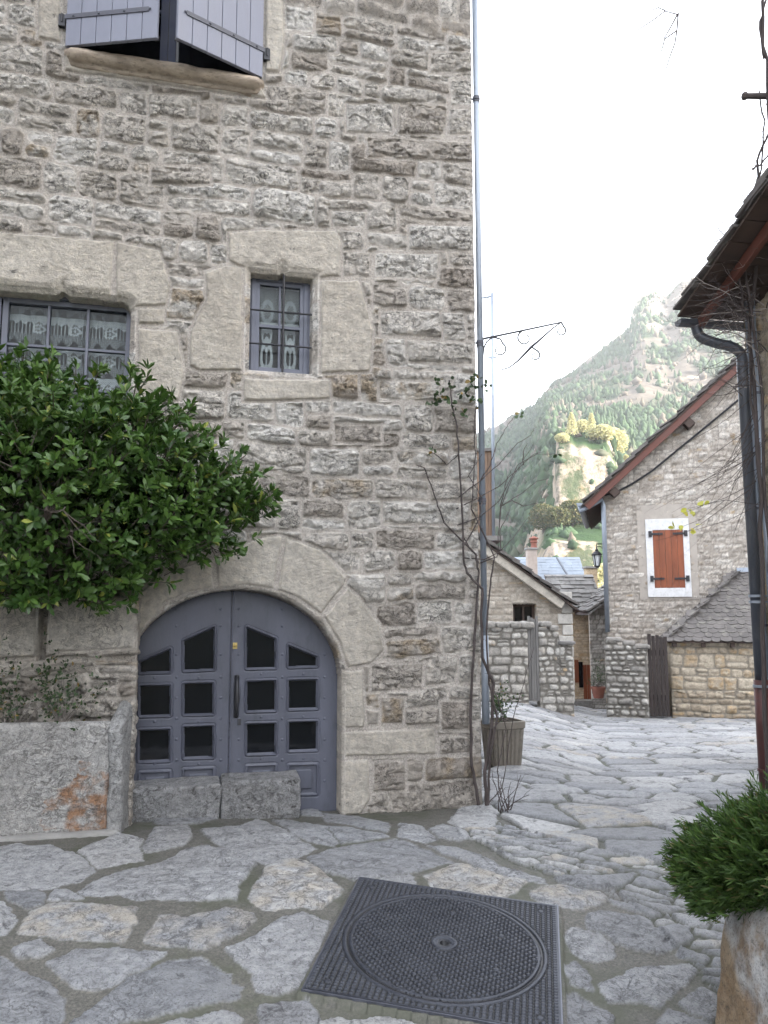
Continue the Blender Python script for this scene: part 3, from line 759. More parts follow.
# ---- windows
def lace_mat():
    m, nt, b = nmat('lace_curtain'); out = nt.nodes['Material Output']
    a = ND(nt, 'ShaderNodeAttribute', attribute_name='st'); sep = ND(nt, 'ShaderNodeSeparateColor'); L(nt, a.outputs['Color'], sep.inputs[0])
    b.inputs['Base Color'].default_value = (.72,.72,.70,1); b.inputs['Roughness'].default_value = .9
    tr = ND(nt, 'ShaderNodeBsdfTransparent'); mx = ND(nt, 'ShaderNodeMixShader'); L(nt, sep.outputs[0], mx.inputs[0]); L(nt, tr.outputs[0], mx.inputs[1]); L(nt, b.outputs[0], mx.inputs[2]); L(nt, mx.outputs[0], out.inputs[0]); return m
M['lace'] = lace_mat()
def lace(parent, s0, s1, z0, z1, o, kind, pw):
    ss = np.arange(s0, s1, .0035); zz = np.arange(z0, z1, .0035); S, Z = np.meshgrid(ss, zz)
    u = ((S-s0) % pw)/pw*2-1; uu = np.abs(u); v = (Z-z0)/(z1-z0)
    if kind == 'swag':
        v3 = ((Z-z0) % .19)/.19
        top = (v3 > .74+.05*np.cos(uu*12)) * (.55+.4*(np.cos(S*420)*np.cos(Z*500) > -.2))
        body = ((np.cos(S*300) > .55) & (v3 > .38) & (v3 < .78))*.65
        motif = (np.abs(np.hypot(u*1.1, (v3-.55)*2.6)-.32-.06*np.cos(7*np.arctan2(v3-.55, u))) < .09)*.85 + (np.hypot(u*1.2, (v3-.55)*2.4) < .12)*.7
        scal = (v3 < .38) & (v3 > .10+.10*np.cos(uu*pi*3)) & (np.cos(S*260+Z*260)*np.cos(S*260-Z*260) > -.1)
        dens = np.clip(top+body+motif+scal*.55, 0, .9)
    else:
        heart = np.abs(np.hypot(u*1.15, (v-.22)*3.1+.35*uu)-.5) < .13
        tul = np.abs(np.hypot(u*.9, (v-.36)*3.0-.6*uu)-.33) < .10
        stem = (uu < .05) & (v < .30)
        up_ = (v > .55) & ((np.cos(S*340)*np.cos(Z*300) > .05) | (np.abs(np.hypot(u, (v-.7)*4)-.45) < .12))
        line = (np.abs(v-.56) < .015) | (v > .96)
        dens = np.clip(heart*.85+tul*.8+stem*.8+up_*.6+line*.8, 0, .88)
    O = o+.006*np.sin(S*55)
    V = W.o+S[..., None]*W.u+O[..., None]*W.n+np.stack([0*S, 0*S, Z], -1)
    n, mm = S.shape; idx = np.arange(n*mm).reshape(n, mm)
    Fa = np.stack([idx[:-1, :-1], idx[:-1, 1:], idx[1:, 1:], idx[1:, :-1]], -1).reshape(-1, 4)
    me = np_mesh('curtain', V.reshape(-1, 3), Fa, np.stack([dens, dens, dens, dens], -1).reshape(-1, 4), smooth=True)
    link('curtain', me, M['lace'], parent)
def casement(b, s0, s1, z0, z1, o0, o1, st, cols, rows, bar=.014):
    b.fbox(W, s0, s0+st, o0, o1, z0, z1); b.fbox(W, s1-st, s1, o0, o1, z0, z1)
    b.fbox(W, s0+st, s1-st, o0+.001, o1-.001, z0, z0+st); b.fbox(W, s0+st, s1-st, o0+.001, o1-.001, z1-st, z1)
    for k in range(1, cols):
        x = s0+st+(s1-s0-2*st)*k/cols; b.fbox(W, x-bar/2, x+bar/2, o0+.008, o1-.006, z0+st, z1-st)
    for k in range(1, rows):
        z = z0+st+(z1-z0-2*st)*k/rows; b.fbox(W, s0+st, s1-st, o0+.010, o1-.009, z-bar/2, z+bar/2)
# small barred window
a0, a1, b0, b1 = W.rect(253, 280, 306, 374, -.10)
b = MB(); casement(b, a0-.02, a1+.02, b0-.03, b1+.02, -.165, -.125, .032, 2, 2, .022); b.fbox(W, a0-.05, a1+.05, -.19, -.168, b0-.06, b1+.08)
b = MB(); casement(b, a0-.012, a1+.012, b0-.012, b1+.012, -.150, -.100, .028, 1, 2, .02)
casement(b, a0+.016, a1-.016, b0+.016, b1-.016, -.140, -.108, .026, 2, 2, .016)
b.fbox(W, a0-.07, a0-.012, -.155, -.112, b0-.07, b1+.10); b.fbox(W, a1+.012, a1+.07, -.155, -.112, b0-.07, b1+.10)
b.fbox(W, a0-.012, a1+.012, -.155, -.113, b1+.012, b1+.12); b.fbox(W, a0-.012, a1+.012, -.155, -.113, b0-.07, b0-.012)
w = b.build('window', M['winpaint'], house, bevel=.002)
b = MB(); b.fbox(W, a0+.01, a1-.01, -.128, -.125, b0+.01, b1-.01); b.build('pane', M['glass'], w)
lace(w, a0+.02, a1-.02, b0+.02, b1-.02, -.165, 'tulip', (a1-a0-.04)/2)
b = MB(); xm = (a0+a1)/2+.015
b.tube([W.P(xm, -.03, w2[2]-.01), W.P(xm, -.03, w2[3]+.03)], .0075, 6)
for f in (.27, .62): 
    zz = b0+(b1-b0)*f; b.tube([W.P(w2[0]+.02, -.038, zz), W.P(w2[1]-.02, -.038, zz)], .0065, 6)
b.build('window_bars', M['iron'], w)
# large window with two casements
b = MB(); fo = -.14
b.fbox(W, sL1-.03, sL1+.035, fo-.02, fo+.04, zb1-.05, zt1+.02); b.fbox(W, sR1-.028, sR1+.04, fo-.02, fo+.04, zb1-.05, zt1+.02)
zf = W.hit(60, 300, fo)[1]
b.fbox(W, sL1+.035, sR1-.028, fo-.021, fo+.039, zf-.015, zt1+.10)
mid = W.hit(1, 340, fo)[0]
casement(b, mid+.004, sR1-.030, zb1, zf-.017, fo-.03, fo+.025, .034, 3, 3, .016)
casement(b, sL1+.036, mid-.004, zb1, zf-.017, fo-.03, fo+.025, .034, 3, 3, .016)
w = b.build('window', M['winpaint'], house, bevel=.002); w['label'] = 'large many-paned window with lace behind the bush'
b = MB(); b.fbox(W, sL1+.06, sR1-.05, fo-.006, fo-.003, zb1+.03, zf-.04); b.build('pane', M['glass'], w)
lace(w, sL1+.05, sR1-.05, zb1+.02, zf-.03, fo-.05, 'swag', .215)
# upper window: frame behind the shutters
b = MB(); um = (u0+u1)/2; fo = -.10
casement(b, u0+.002, um-.002, zu+.002, zu1-.002, fo-.05, fo, .05, 1, 3, .02); casement(b, um+.002, u1-.002, zu+.002, zu1-.002, fo-.05, fo, .05, 1, 3, .02)
w = b.build('window', plain('deep_blue_paint', (.035,.045,.10), .5, .1, 8), house, bevel=.002)
b = MB(); b.fbox(W, u0+.04, u1-.04, fo-.03, fo-.026, zu+.04, zu1-.04); b.build('pane', M['darkglass'], w)
# sill with rounded nosing, slightly worn
b = MB()
prof = [(-.10, .002), (.02, .004), (.062, -.012), (.082, -.040), (.078, -.066), (.05, -.088), (.03, -.094), (.028, -.118), (.0, -.128), (-.10, -.13)]
ends = [(u0-.01, 1), (u0+.03, 1)]
ring = []
N_ = 26
V = []; Fc = []
for i in range(N_+1):
    t = i/N_; s = u0-.012+(u1-u0+.030)*t; k = min(1, min(t, 1-t)/.045)**.5
    for (o, z) in prof: V.append(W.P(s, (o*k if o > 0 else o)+.004*random.uniform(-1, 1)*(o > 0), zu-.004+z*(1 if o < 0 else .35+.65*k)+.003*random.uniform(-1, 1)*(z < -.005)))
n = len(prof)
for i in range(N_):
    for k in range(n-1): Fc.append((i*n+k, i*n+k+1, (i+1)*n+k+1, (i+1)*n+k))
Fc.append(tuple(range(n))); Fc.append(tuple(N_*n+k for k in range(n))[::-1])
b.add(V, Fc); b.build('window_sill', plain('worn_sill_stone', (.38,.315,.25), .85, .35, 9, bs=.5, dirt=(.13,.11,.09), stretch=(1, 1, 3)), house, smooth=True)
# shutters
def shutter(hs, width, alpha, left):
    p = W.P(hs, .022, 0)
    F2 = Frame(p[0], p[1], 14-alpha if left else 14+alpha)
    b = MB(); npl = 6; z0 = zu-.008; z1 = zu1-.03
    for k in range(npl):
        x0 = width*k/npl; x1 = width*(k+1)/npl-.004
        if not left: x0, x1 = -x1, -x0
        b.fbox(F2, x0, x1, 0, .026, z0, z1)
    x0, x1 = (0, width) if left else (-width, 0)
    b.fbox(F2, x0+.001, x1-.001, .004, .018, z0+.002, z1-.002)
    o = b.build('shutter', M['shutter'], house, bevel=.003)
    for zz in (z0+.185, z1-.2):
        b = MB(); xa, xb = (-.01, width*.90) if left else (-width*.90, .01)
        b.fbox(F2, xa, xb, .0262, .032, zz, zz+.030)
        for q in range(4):
            xx = (.05+q*.17) if left else -(.05+q*.17)
            b.lathe(F2.P(xx, .032, zz+.015), [(.009, 0), (.007, .004), (.002, .006)], 8, axis=tuple(F2.n))
        b.tube([F2.P(0, .012, zz-.012), F2.P(0, .012, zz+.045)], .011, 8)
        b.build('strap_hinge', M['hinge'], o)
    b = MB(); ex = width if left else -width; d = -1 if left else 1
    b.fbox(F2, min(ex, ex+.03*d), max(ex, ex+.03*d), -.008, -.001, z0, z0+.03); b.build('latch', M['iron'], o)
    return o
shutter(u0+.01, (u1-u0)/2-.012, 21, True)['label'] = 'left shutter turned to the shade'
shutter(u1-.01, (u1-u0)/2-.012, 24, False)['label'] = 'right shutter catching the light'
b = MB()
for s_, z_ in ((u0-.03, zu+.17), (u1+.03, zu+.17)):
    b = MB(); b.tube([W.P(s_, -.02, z_), W.P(s_, .03, z_), W.P(s_, .03, z_+.05)], .009, 6); b.fbox(W, s_-.02, s_+.02, .0, .03, z_-.03, z_+.05); b.build('hinge_pin', M['iron'], house)

# ---- cellar door
DO = -.145
def D(px, py): return W.hit(110+px/2.648, 560+py/2.648, DO)
dl = W.hit(121, 700, DO)[0]; dr = W.hit(334.0, 700, DO)[0]; dtop = W.hit(231, 594, DO)[1]; dspr = W.hit(231, 680, DO)[1]
dc = D(319, 300)[0]
panes = {True: [[(80,272),(158,238),(158,295),(80,297)], [(197,215),(275,180),(275,288),(197,292)], [(80,335),(158,333),(158,410),(80,412)], [(197,329),(272,327),(272,406),(197,408)], [(78,453),(156,450),(156,530),(78,532)], [(197,444),(272,441),(272,521),(197,523)]],
         False: [[(363,180),(437,210),(437,284),(363,286)], [(474,228),(547,258),(547,280),(474,282)], [(364,323),(437,321),(437,397),(364,399)], [(475,320),(547,318),(547,392),(475,394)], [(364,436),(437,434),(437,511),(364,513)], [(475,431),(547,429),(547,502),(475,504)]]}
lowpanels = {True: [[(80,565),(156,562),(156,640),(80,640)], [(197,557),(272,553),(272,630),(197,630)]], False: [[(364,548),(437,545),(437,620),(364,624)], [(475,545),(547,543),(547,618),(475,620)]]}
dcx = (dl+dr)/2; dra = (dr-dl)/2+.03
def in_arch(S, Z): 
    k = np.clip((Z-dspr)/(dtop+.02-dspr), 0, 1); return np.abs(S-dcx) < dra*np.sqrt(np.maximum(0, 1-k*k))+.0
for left in (True, False):
    s0, s1 = (dl-.05, dc-.0015) if left else (dc+.0015, dr+.05)
    ss = np.arange(s0, s1+.001, .0033); ss[-1] = s1; zz = np.arange(.16, dtop+.06, .0033); S, Z = np.meshgrid(ss, zz)
    H = np.zeros(S.shape)
    for pl in panes[left]:
        P = [D(*p) for p in pl]; sd, _, _ = sdpoly(S, Z, P)
        m = sd < .035
        H = np.where(sd < 0, -.026, H)
        H = np.where((sd >= 0) & (sd < .006), -.010, H); H = np.where((sd >= .006) & (sd < .015), .006*np.sin((sd-.006)/.009*pi)+.002, H)
        H = np.where((sd >= .018) & (sd < .023), -.004, H)
    for pl in lowpanels[left]:
        P = [D(*p) for p in pl]; sd, _, _ = sdpoly(S, Z, P)
        H = np.where(sd < 0, np.where(sd < -.03, -.004, -.014), H); H = np.where((sd >= 0) & (sd < .012), .006, H); H = np.where((sd >= .018) & (sd < .023), -.004, H)
    # rivets along rails and stiles
    pxs = ([(60, 0), (176, 0), (293, 0)] if left else [(341, 0), (456, 0), (568, 0)])
    riv = [(x, y) for x, _ in pxs for y in (130, 175, 250, 310, 365, 420, 475, 530, 585)]
    riv += [(x, y) for x in ([118, 235] if left else [400, 512]) for y in ((312, 428, 540) if left else (302, 415, 526))]
    for x, y in riv:
        a, c = D(x, y); d2 = (S-a)**2+(Z-c)**2; H = np.maximum(H, np.where(d2 < .0075**2, .0055*np.sqrt(np.maximum(0, 1-d2/.0075**2)), -1))
    if left: H = np.where(np.abs(S-s1) < .004, -.004, H)
    else: H = np.where((S-s0 > .005) & (S-s0 < .011), -.003, H)
    V = W.o+S[..., None]*W.u+(DO+H)[..., None]*W.n+np.stack([0*S, 0*S, Z], -1)
    n, mm = S.shape; idx = np.arange(n*mm).reshape(n, mm)
    Fa = np.stack([idx[:-1, :-1], idx[:-1, 1:], idx[1:, 1:], idx[1:, :-1]], -1).reshape(-1, 4)
    ok = in_arch(S, Z).ravel(); Fa = Fa[ok[Fa].all(1)]
    me = np_mesh('door', V.reshape(-1, 3), Fa, smooth=False); o = link('door', me, M['door'], house)
    b = MB()
    for pl in panes[left]:
        P = [D(*p) for p in pl]; cx = sum(p[0] for p in P)/4; cz = sum(p[1] for p in P)/4
        b.prism([W.P(cx+(p[0]-cx)*1.0, DO-.024, cz+(p[1]-cz)*1.0) for p in P], -W.n*.004)
    b.build('pane', M['darkglass'], o)
    if not left:
        b = MB()
        h0 = D(336, 310); h1 = D(336, 412); x = h0[0]
        b.lathe(W.P(x, DO+.004, h0[1]), [(.016, 0), (.012, .006), (.0, .008)], 8, axis=tuple(W.n)); b.lathe(W.P(x, DO+.004, h1[1]), [(.016, 0), (.012, .006), (.0, .008)], 8, axis=tuple(W.n))
        b.fbox(W, x-.015, x+.015, DO+.002, DO+.007, h1[1]-.012, h0[1]+.012)
        zz = [h0[1], h0[1]-.025, (h0[1]+h1[1])/2+.04, (h0[1]+h1[1])/2, (h0[1]+h1[1])/2-.04, h1[1]+.025, h1[1]]
        b.tube([W.P(x, DO+o_, z_) for o_, z_ in zip([.006,.03,.045,.048,.045,.03,.006], zz)], [.009,.010,.014,.018,.014,.010,.009], 8)
        b.build('door_handle', M['iron'], o, smooth=True)
        b = MB(); k0 = D(342, 420); k1 = D(342, 437); b.fbox(W, k0[0]-.011, k0[0]+.011, DO+.003, DO+.010, k1[1], k0[1]); b.build('lock_plate', M['iron'], o, bevel=.002)
        b = MB(); k0 = D(331, 227); b.fbox(W, k0[0]-.014, k0[0]+.014, DO+.003, DO+.007, k0[1]-.02, k0[1]+.02); b.lathe(W.P(k0[0], DO+.007, k0[1]), [(.011, 0), (.009, .006), (.004, .009)], 12, axis=tuple(W.n)); b.build('knob_plate', M['brass'], o)

# ---- downpipe on the corner
b = MB(); ztop = 7.5; po = -.01; psx = SR+.040
zj = W.hit(484, 640)[1]; ze = W.hit(486, 724)[1]
b.tube([W.P(psx, po, ztop), W.P(psx, po, zj)], .021, 12)
pipe = b.build('downpipe', M['zinc'], house, smooth=True)
b = MB(); b.tube([W.P(psx, po, zj+.03), W.P(psx, po, ze-.0)], .026, 12); b.build('pipe_shoe', M['zinc'], pipe, smooth=True)
for py in (98, 342, 500):
    z = W.hit(478, py)[1]; b = MB(); b.tube([W.P(psx, po, z-.012), W.P(psx, po, z+.012)], .027, 12); b.tube([W.P(psx, po, z-.03), W.P(psx, po, z-.018)], .025, 12); b.tube([W.P(psx, po, z), W.P(SR-.02, po-.03, z)], .006, 6); b.build('pipe_bracket', M['hinge'], pipe)

# ------------------------------------------------------------------ rough stone blocks
def rock(name, c, d, r, n, amp, seed, mat, ax=None, parent=None, top_tilt=(0, 0), attr=None, shape=None, origin=None, freq=6.0):
    """rounded box of size d about c on axes ax (3 unit vectors), broken up by noise"""
    import bmesh
    ax = np.array(ax if ax is not None else np.eye(3), float); d = np.array(d, float)/2
    V = []; Fq = []
    for a in range(3):
        for sg in (-1, 1):
            u, v = [k for k in range(3) if k != a]; nu = max(3, int(n*d[u]/d.max())); nv = max(3, int(n*d[v]/d.max()))
            U_, V_ = np.meshgrid(np.linspace(-1, 1, nu+1), np.linspace(-1, 1, nv+1), indexing='ij')
            P = np.zeros(U_.shape+(3,)); P[..., a] = sg; P[..., u] = U_; P[..., v] = V_
            k0 = len(V); V += list(P.reshape(-1, 3)); w = nv+1
            for i in range(nu):
                for j in range(nv):
                    q = [k0+i*w+j, k0+i*w+j+1, k0+(i+1)*w+j+1, k0+(i+1)*w+j]
                    Fq.append(q if (sg > 0) == (a == 1) else q[::-1])
    V = np.array(V)*d; inner = np.clip(V, -(d-r), d-r); dv = V-inner; ln = np.linalg.norm(dv, axis=1, keepdims=True); nrm = dv/np.maximum(ln, 1e-9)
    V = inner+nrm*r
    x, y, z = V.T
    f = fbm((x+.63*z)*freq+seed, (y-.57*z)*freq+3*seed, 5, seed)+.6*fbm((y+.4*x)*freq*1.7, (z*1.3+x*.2)*freq*1.7+seed, 4, seed+9)
    V = V+nrm*(amp*f)[:, None]
    V[:, 2] += V[:, 0]*top_tilt[0]+V[:, 1]*top_tilt[1]
    if shape is not None: V = shape(V, d)
    loc = V.copy()
    V = np.array(c)+V@ax
    me = np_mesh(name, V, Fq, np.zeros((len(V), 4)) if attr is None else attr(loc, d), smooth=True)
    bm = bmesh.new(); bm.from_mesh(me); bmesh.ops.remove_doubles(bm, verts=bm.verts, dist=1e-4); bmesh.ops.recalc_face_normals(bm, faces=bm.faces)
    for f_ in bm.faces: f_.smooth = True
    bm.to_mesh(me); bm.free()
    return link(name, me, mat, parent, origin)
AXW = [W.u, -W.n, np.array([0, 0, 1.0])]
M['step'] = stone_mat('doorstep_stone', [(.34,.345,.355),(.42,.425,.43)], (.3,.29,.27), lichen=.58, ochre_at=2, nscale=1.2, bstr=1.0, worm=.5, worm_s=9, bdist=.025)
sA0 = W.hit(124, 800, .1)[0]; sA1 = W.hit(221, 800, .1)[0]; sA2 = W.hit(302, 800, .1)[0]
for (a, c_, lab, sd_, dz) in ((sA0, sA1-.004, 'weathered grey stone block before the arched door; the left of the two', 3, 0.0), (sA1+.004, sA2, 'weathered grey stone block before the arched door; the right of the two', 8, .018)):
    cen = W.P((a+c_)/2, -.05, .462+dz)
    o = rock('doorstep_block', cen, (c_-a, .20, .24), .016, 50, .011, sd_, M['step'], AXW, top_tilt=(0, .10), origin=(cen[0], cen[1], cen[2]-.13))
    tag(o, lab, 'doorstep', 'stone blocks before the cellar door')

# ------------------------------------------------------------------ raised bed beside the door, with the trough in front
bedo = .15; B2 = W.P(0, bedo, 0); FB = Frame(B2[0], B2[1], 14)
bR = FB.hit(137, 660)[0]; bT = FB.hit(70, 598)[1]
bed = empty('raised_bed', FB.P(-1.2, 0, .37), 'chest-high masonry bed of brown rubble capped with pale blocks, left of the door', 'planter')
bp = [FB.poly(p) for p in ([(-70,600),(37,599),(38,655),(30,658),(-70,660)], [(48,600),(128,597),(135,600),(134,648),(120,650),(48,653)])]
def bed_h(P, Z):
    e, r1, r2, r3, lx, lz = rubble(P, Z, 411, .05, .13, .12, .4, split=.3, wob=.02, rnd=.02)
    A = np.zeros(P.shape); polys_over(P, Z, bp, e, r1, r2, r3, A, dressed=.7, lx=lx, ly=lz)
    gp = FB.rect(38, 598, 46, 662); slot = (P > gp[0]) & (P < gp[1]) & (Z > gp[2])
    A = A*1.0; h, j = stone_height(P, Z, e, r1, r2, r3, lx, lz, 411, .014, .030, .030, (A > .3).astype(float), 1.2)
    sl2 = FB.rect(0, 656, 130, 664); h = np.where(slot, -.10, h); h = np.where((Z > sl2[2]) & (Z < sl2[3]+.01*fbm(P*8, Z*8, 2, 3)), np.minimum(h, -.025), h)
    return h, np.stack([np.where(A > .3, .3+.4*r1, r1*.35), r2, j*.45, A*.6], -1)
grid_wall('bed_wall', FB, np.concatenate([np.arange(-3.2, -1.5, .02), np.arange(-1.5, bR+.16, .007)]), None, None, 0, bed_h, M['wall'], bed, s_right=bR, zlist=np.arange(.15, bT+.004, .007))
b = MB(); b.fbox(FB, -3.2, bR-.01, -.13, -.012, bT-.06, bT-.004); b.build('bed_soil', M['soil'], bed)
# trough
tro = .37; 
T0 = W.P(0, tro, 0); FT = Frame(T0[0], T0[1], 14)
tR = FT.hit(112, 760)[0]; tT = FT.hit(50, 723)[1]; tB = FT.hit(50, 838)[1]
trough = empty('stone_trough', FT.P(-1.2, 0, .37), 'pale stone trough with an orange stain, at the foot of the raised bed', 'trough')
def stain(loc, d):
    x = loc[:, 0]; z = loc[:, 2]; X0 = d[0]-.14
    v = np.exp(-(((x-X0)/.26)**2+((z+d[2]*.62)/.16)**2))+.6*np.exp(-(((x-X0-.03)/.12)**2+((z)/.18)**2))+.42*fbm(x*13, z*13, 5, 3, .65)
    a = np.zeros((len(x), 4)); a[:, 1] = np.clip(v*1.1, 0, 1); a[:, 0] = .5; return a
M['trough2'] = stone_mat('stained_trough_stone', [(.46,.465,.47),(.56,.55,.535)], (.3,.29,.27), lichen=.585, dark=(.15,.14,.13), ochre=(.40,.20,.09), ochre_at=.66, nscale=1.3, bstr=1.0, worm=.5, worm_s=9, bdist=.025)
wT = 1.7
def tshape(V, d):
    V = V.copy(); k = np.clip((V[:, 0]-(d[0]-.12))/.12, 0, 1); low = np.clip(-V[:, 2]/d[2], 0, 1)
    V[:, 0] -= .012*k*low**2; return V
cen = FT.P(tR-wT/2, -.04, (tT+tB)/2)
rock('trough_front', cen, (wT, .085, tT-tB), .038, 150, .010, 21, M['trough2'], AXW, parent=trough, attr=stain, shape=tshape, freq=5)
# side slab curving back to the bed, higher than the front
import itertools
sp = [(tR+.005, -.06, tT-.01), (tR+.035, -.10, tT+.06), (tR+.045, -.16, tT+.10), (tR+.055, -.23, tT+.12)]
for i in range(1):
    cen = FT.P(tR+.035, -.115, (tT+.10+.30)/2)
    def sshape(V, d):
        V = V.copy(); k = (V[:, 1]+d[1])/(2*d[1]); top = np.clip(V[:, 2]/d[2], 0, 1); V[:, 2] -= top*(1-k)*.13
        V[:, 0] += .03*(k-.5); V[:, 0] += -.02*top*(1-k); return V
    rock('trough_side', cen, (.075, .26, tT+.10-.30), .034, 40, .009, 33, M['trough2'], AXW, parent=trough, shape=sshape)
cen = FT.P(tR-wT/2+.02, -.10, tB+.02)
rock('trough_base', FT.P(tR-wT/2+.045, -.06, tB+.0), (wT+.03, .24, .06), .028, 120, .006, 35, M['cement'], AXW, parent=trough)
b = MB(); b.fbox(FT, tR-wT+.02, tR-.02, -.22, -.07, tT-.12, tT-.045); b.build('trough_soil', M['soil'], trough)
def cast_mat():
    m, nt, b = nmat('checker_cast_iron'); a = ND(nt, 'ShaderNodeAttribute', attribute_name='st'); sep = ND(nt, 'ShaderNodeSeparateColor'); L(nt, a.outputs['Color'], sep.inputs[0]); pos = geo_pos(nt)
    n = noise(nt, 9, 8, .7, pos); worn = ramp(nt, [(.3, (.020,.023,.033)), (.7, (.044,.049,.064))], n).outputs[0]; low = ramp(nt, [(.3, (.008,.009,.012)), (.7, (.022,.022,.022))], n).outputs[0]
    L(nt, mixc(nt, sep.outputs[0], low, worn), b.inputs['Base Color']); b.inputs['Metallic'].default_value = .35; b.inputs['Roughness'].default_value = .45
    bump(nt, b, noise(nt, 160, 4, .7, pos), .3, .003); return m
M['cast'] = cast_mat()
# ------------------------------------------------------------------ manhole cover
def build_manhole():
    Wd = MH_W; c = np.array([MH_C[0], MH_C[1]]); gx = (G(c[0]+.2, c[1])-G(c[0]-.2, c[1]))/.4; gy = (G(c[0], c[1]+.3)-G(c[0], c[1]-.3))/.6
    z0 = float(G(*c)); ca, sa = cos(MH_ang), sin(MH_ang)
    U = np.array([ca, sa, gx*ca+gy*sa]); V_ = np.array([-sa, ca, -gx*sa+gy*ca])
    root = empty('manhole_cover', (c[0], c[1], z0), 'square cast-iron manhole plate with a round checkered lid, set in the flagstones', 'manhole cover')
    base = np.array([c[0], c[1], z0])
    def P(u, v, h): return base+U*u+V_*v+np.array([0, 0, h])
    R = Wd*.425
    st = .0030; g = np.arange(-Wd/2, Wd/2+st/2, st); X, Y = np.meshgrid(g, g); rr = np.hypot(X, Y)
    def studs(X, Y, px, py, off=0):
        row = np.floor(Y/py); fx = np.abs(((X+off*row*px)/px) % 1-.5)*px; fy = np.abs((Y/py) % 1-.5)*py
        return (fx < px*.36) & (fy < py*.34)
    frame = studs(X, Y, .0210, .0170, 0)*.0058
    edge = np.maximum(np.abs(X), np.abs(Y)) > Wd/2-.008
    H = np.where(edge, .0058, frame)
    H = np.where(rr < R+.028, 0, H); H = np.where((rr > R+.010) & (rr < R+.024), .0046, H)
    # rotated grid inside lid
    a = radians(45); Xr = X*cos(a)+Y*sin(a); Yr = -X*sin(a)+Y*cos(a)
    lid = studs(Xr, Yr, .0210, .0200, 0)*.0058
    L_ = np.where(rr < R-.016, lid, 0); L_ = np.where((rr < R-.001) & (rr > R-.014), .0046, L_)
    L_ = np.where(rr < .055, 0, L_); L_ = np.where((rr < .050) & (rr > .036), .006, L_); L_ = np.where((rr < .036) & (rr > .016), .002+.002*(rr > .026), L_); L_ = np.where(rr <= .014, -.016, L_)
    for k in range(6):
        w = 2*pi*k/6+.5; cx, cy = R*.66*cos(w), R*.66*sin(w); m = np.hypot(X-cx, Y-cy); L_ = np.where(m < .016, .0015+.003*(m < .011), L_)
    fs = []
    for sx in (-1, 1):
        for sy in (-1, 1):
            m = np.hypot(X-sx*(Wd/2-.065), Y-sy*(Wd/2-.065)); H = np.where(m < .016, .0015+.003*(m < .011), H)
    H = np.where((np.abs(X) < .03) & (np.abs(Y-(Wd/2-.022)) < .011), .001+.003*(vn(X*160, Y*160, 4) > .5), H)
    top = .007
    idx = np.arange(X.size).reshape(X.shape); Fa = np.stack([idx[:-1, :-1], idx[:-1, 1:], idx[1:, 1:], idx[1:, :-1]], -1).reshape(-1, 4)
    rc = rr.ravel()[Fa].mean(1)
    for nm, Hh, sel in (('manhole_frame', H, rc > R), ('manhole_lid', L_, rc <= R)):
        jag = Hh+top-(.0012 if nm == 'manhole_frame' else 0)
        XX, YY = X.copy(), Y.copy()
        near = np.abs(rr-R) < st*1.5
        s_ = np.where(near & (rr > 1e-6), (R+(.0014 if nm == 'manhole_frame' else -.0014)*0)/np.maximum(rr, 1e-6), 1)
        V = base+XX[..., None]*U+YY[..., None]*V_+np.stack([0*X, 0*X, jag], -1)
        F2 = Fa[sel]; used, inv = np.unique(F2, return_inverse=True)
        at_ = np.repeat(sst(.001, .004, Hh).reshape(-1, 1), 4, 1)[used]; me = np_mesh(nm, V.reshape(-1, 3)[used], inv.reshape(F2.shape), at_); o = link(nm, me, M['cast'], root)
    b = MB()
    # solid skirt under the plate and the groove round the lid
    h = Wd/2
    for (x0, x1, y0, y1) in ((-h, h, -h-.006, -h), (-h, h, h, h+.006), (-h-.006, -h, -h-.006, h+.006), (h, h+.006, -h-.006, h+.006)):
        b.hexa([P(x0,y0,-.06),P(x1,y0,-.06),P(x1,y1,-.06),P(x0,y1,-.06),P(x0,y0,top+.003),P(x1,y0,top+.003),P(x1,y1,top+.003),P(x0,y1,top+.003)])
    b.build('frame_rim', M['castworn'], root)
    ring = MB(); N_ = 96
    V = []; 
    for k in range(N_):
        w = 2*pi*k/N_
        for (r_, z_) in ((R-.0035, top-.004), (R-.0035, top+.0001), (R+.0035, top+.0001), (R+.0035, top-.004)): V.append(P(r_*cos(w), r_*sin(w), z_))
    Fc = []
    for k in range(N_):
        a_, b_ = k*4, ((k+1) % N_)*4
        for q in range(3): Fc.append((a_+q, a_+q+1, b_+q+1, b_+q))
    ring.add(V, Fc); ring.build('lid_groove', M['iron'], root)
build_manhole()

# ------------------------------------------------------------------ wrought iron bracket on the house corner
C7 = lambda x, y: W.hit(370+x/3.657, 290+y/3.657, -.02)
def w7(x, y): s, z = C7(x, y); return W.P(s, -.02, z)
br = empty('sign_bracket', w7(410, 200), 'empty wrought-iron bracket with scrolls reaching out from the house corner', 'bracket')
b = MB(); b.tube([w7(396, 182), w7(550, 150), w7(700, 118)], [.008, .007, .006], 6); b.tube([w7(411, 180), w7(411, 282)], .010, 6); b.build('top_bar', M['iron'], br)
b = MB(); b.tube([w7(*p) for p in [(700,118),(668,140),(640,165),(612,190),(590,208),(565,235),(540,260),(510,283),(478,293)]], [.005,.006,.007,.009,.011,.009,.007,.005,.004], 6, True); b.build('brace', M['iron'], br, smooth=True)
def scroll(cx, cy, r, a0, turns, tail):
    pts = []
    n = 22
    for i in range(n+1):
        t = i/n; a = a0+turns*2*pi*t; q = r*(1-.72*t); pts.append(w7(cx+q*cos(a), cy+q*sin(a)))
    pts = [w7(*p) for p in tail]+pts
    m = len(pts); b = MB(); b.tube(pts, [.0065-.0035*i/m for i in range(m)], 5); b.build('scroll', M['iron'], br, smooth=True)
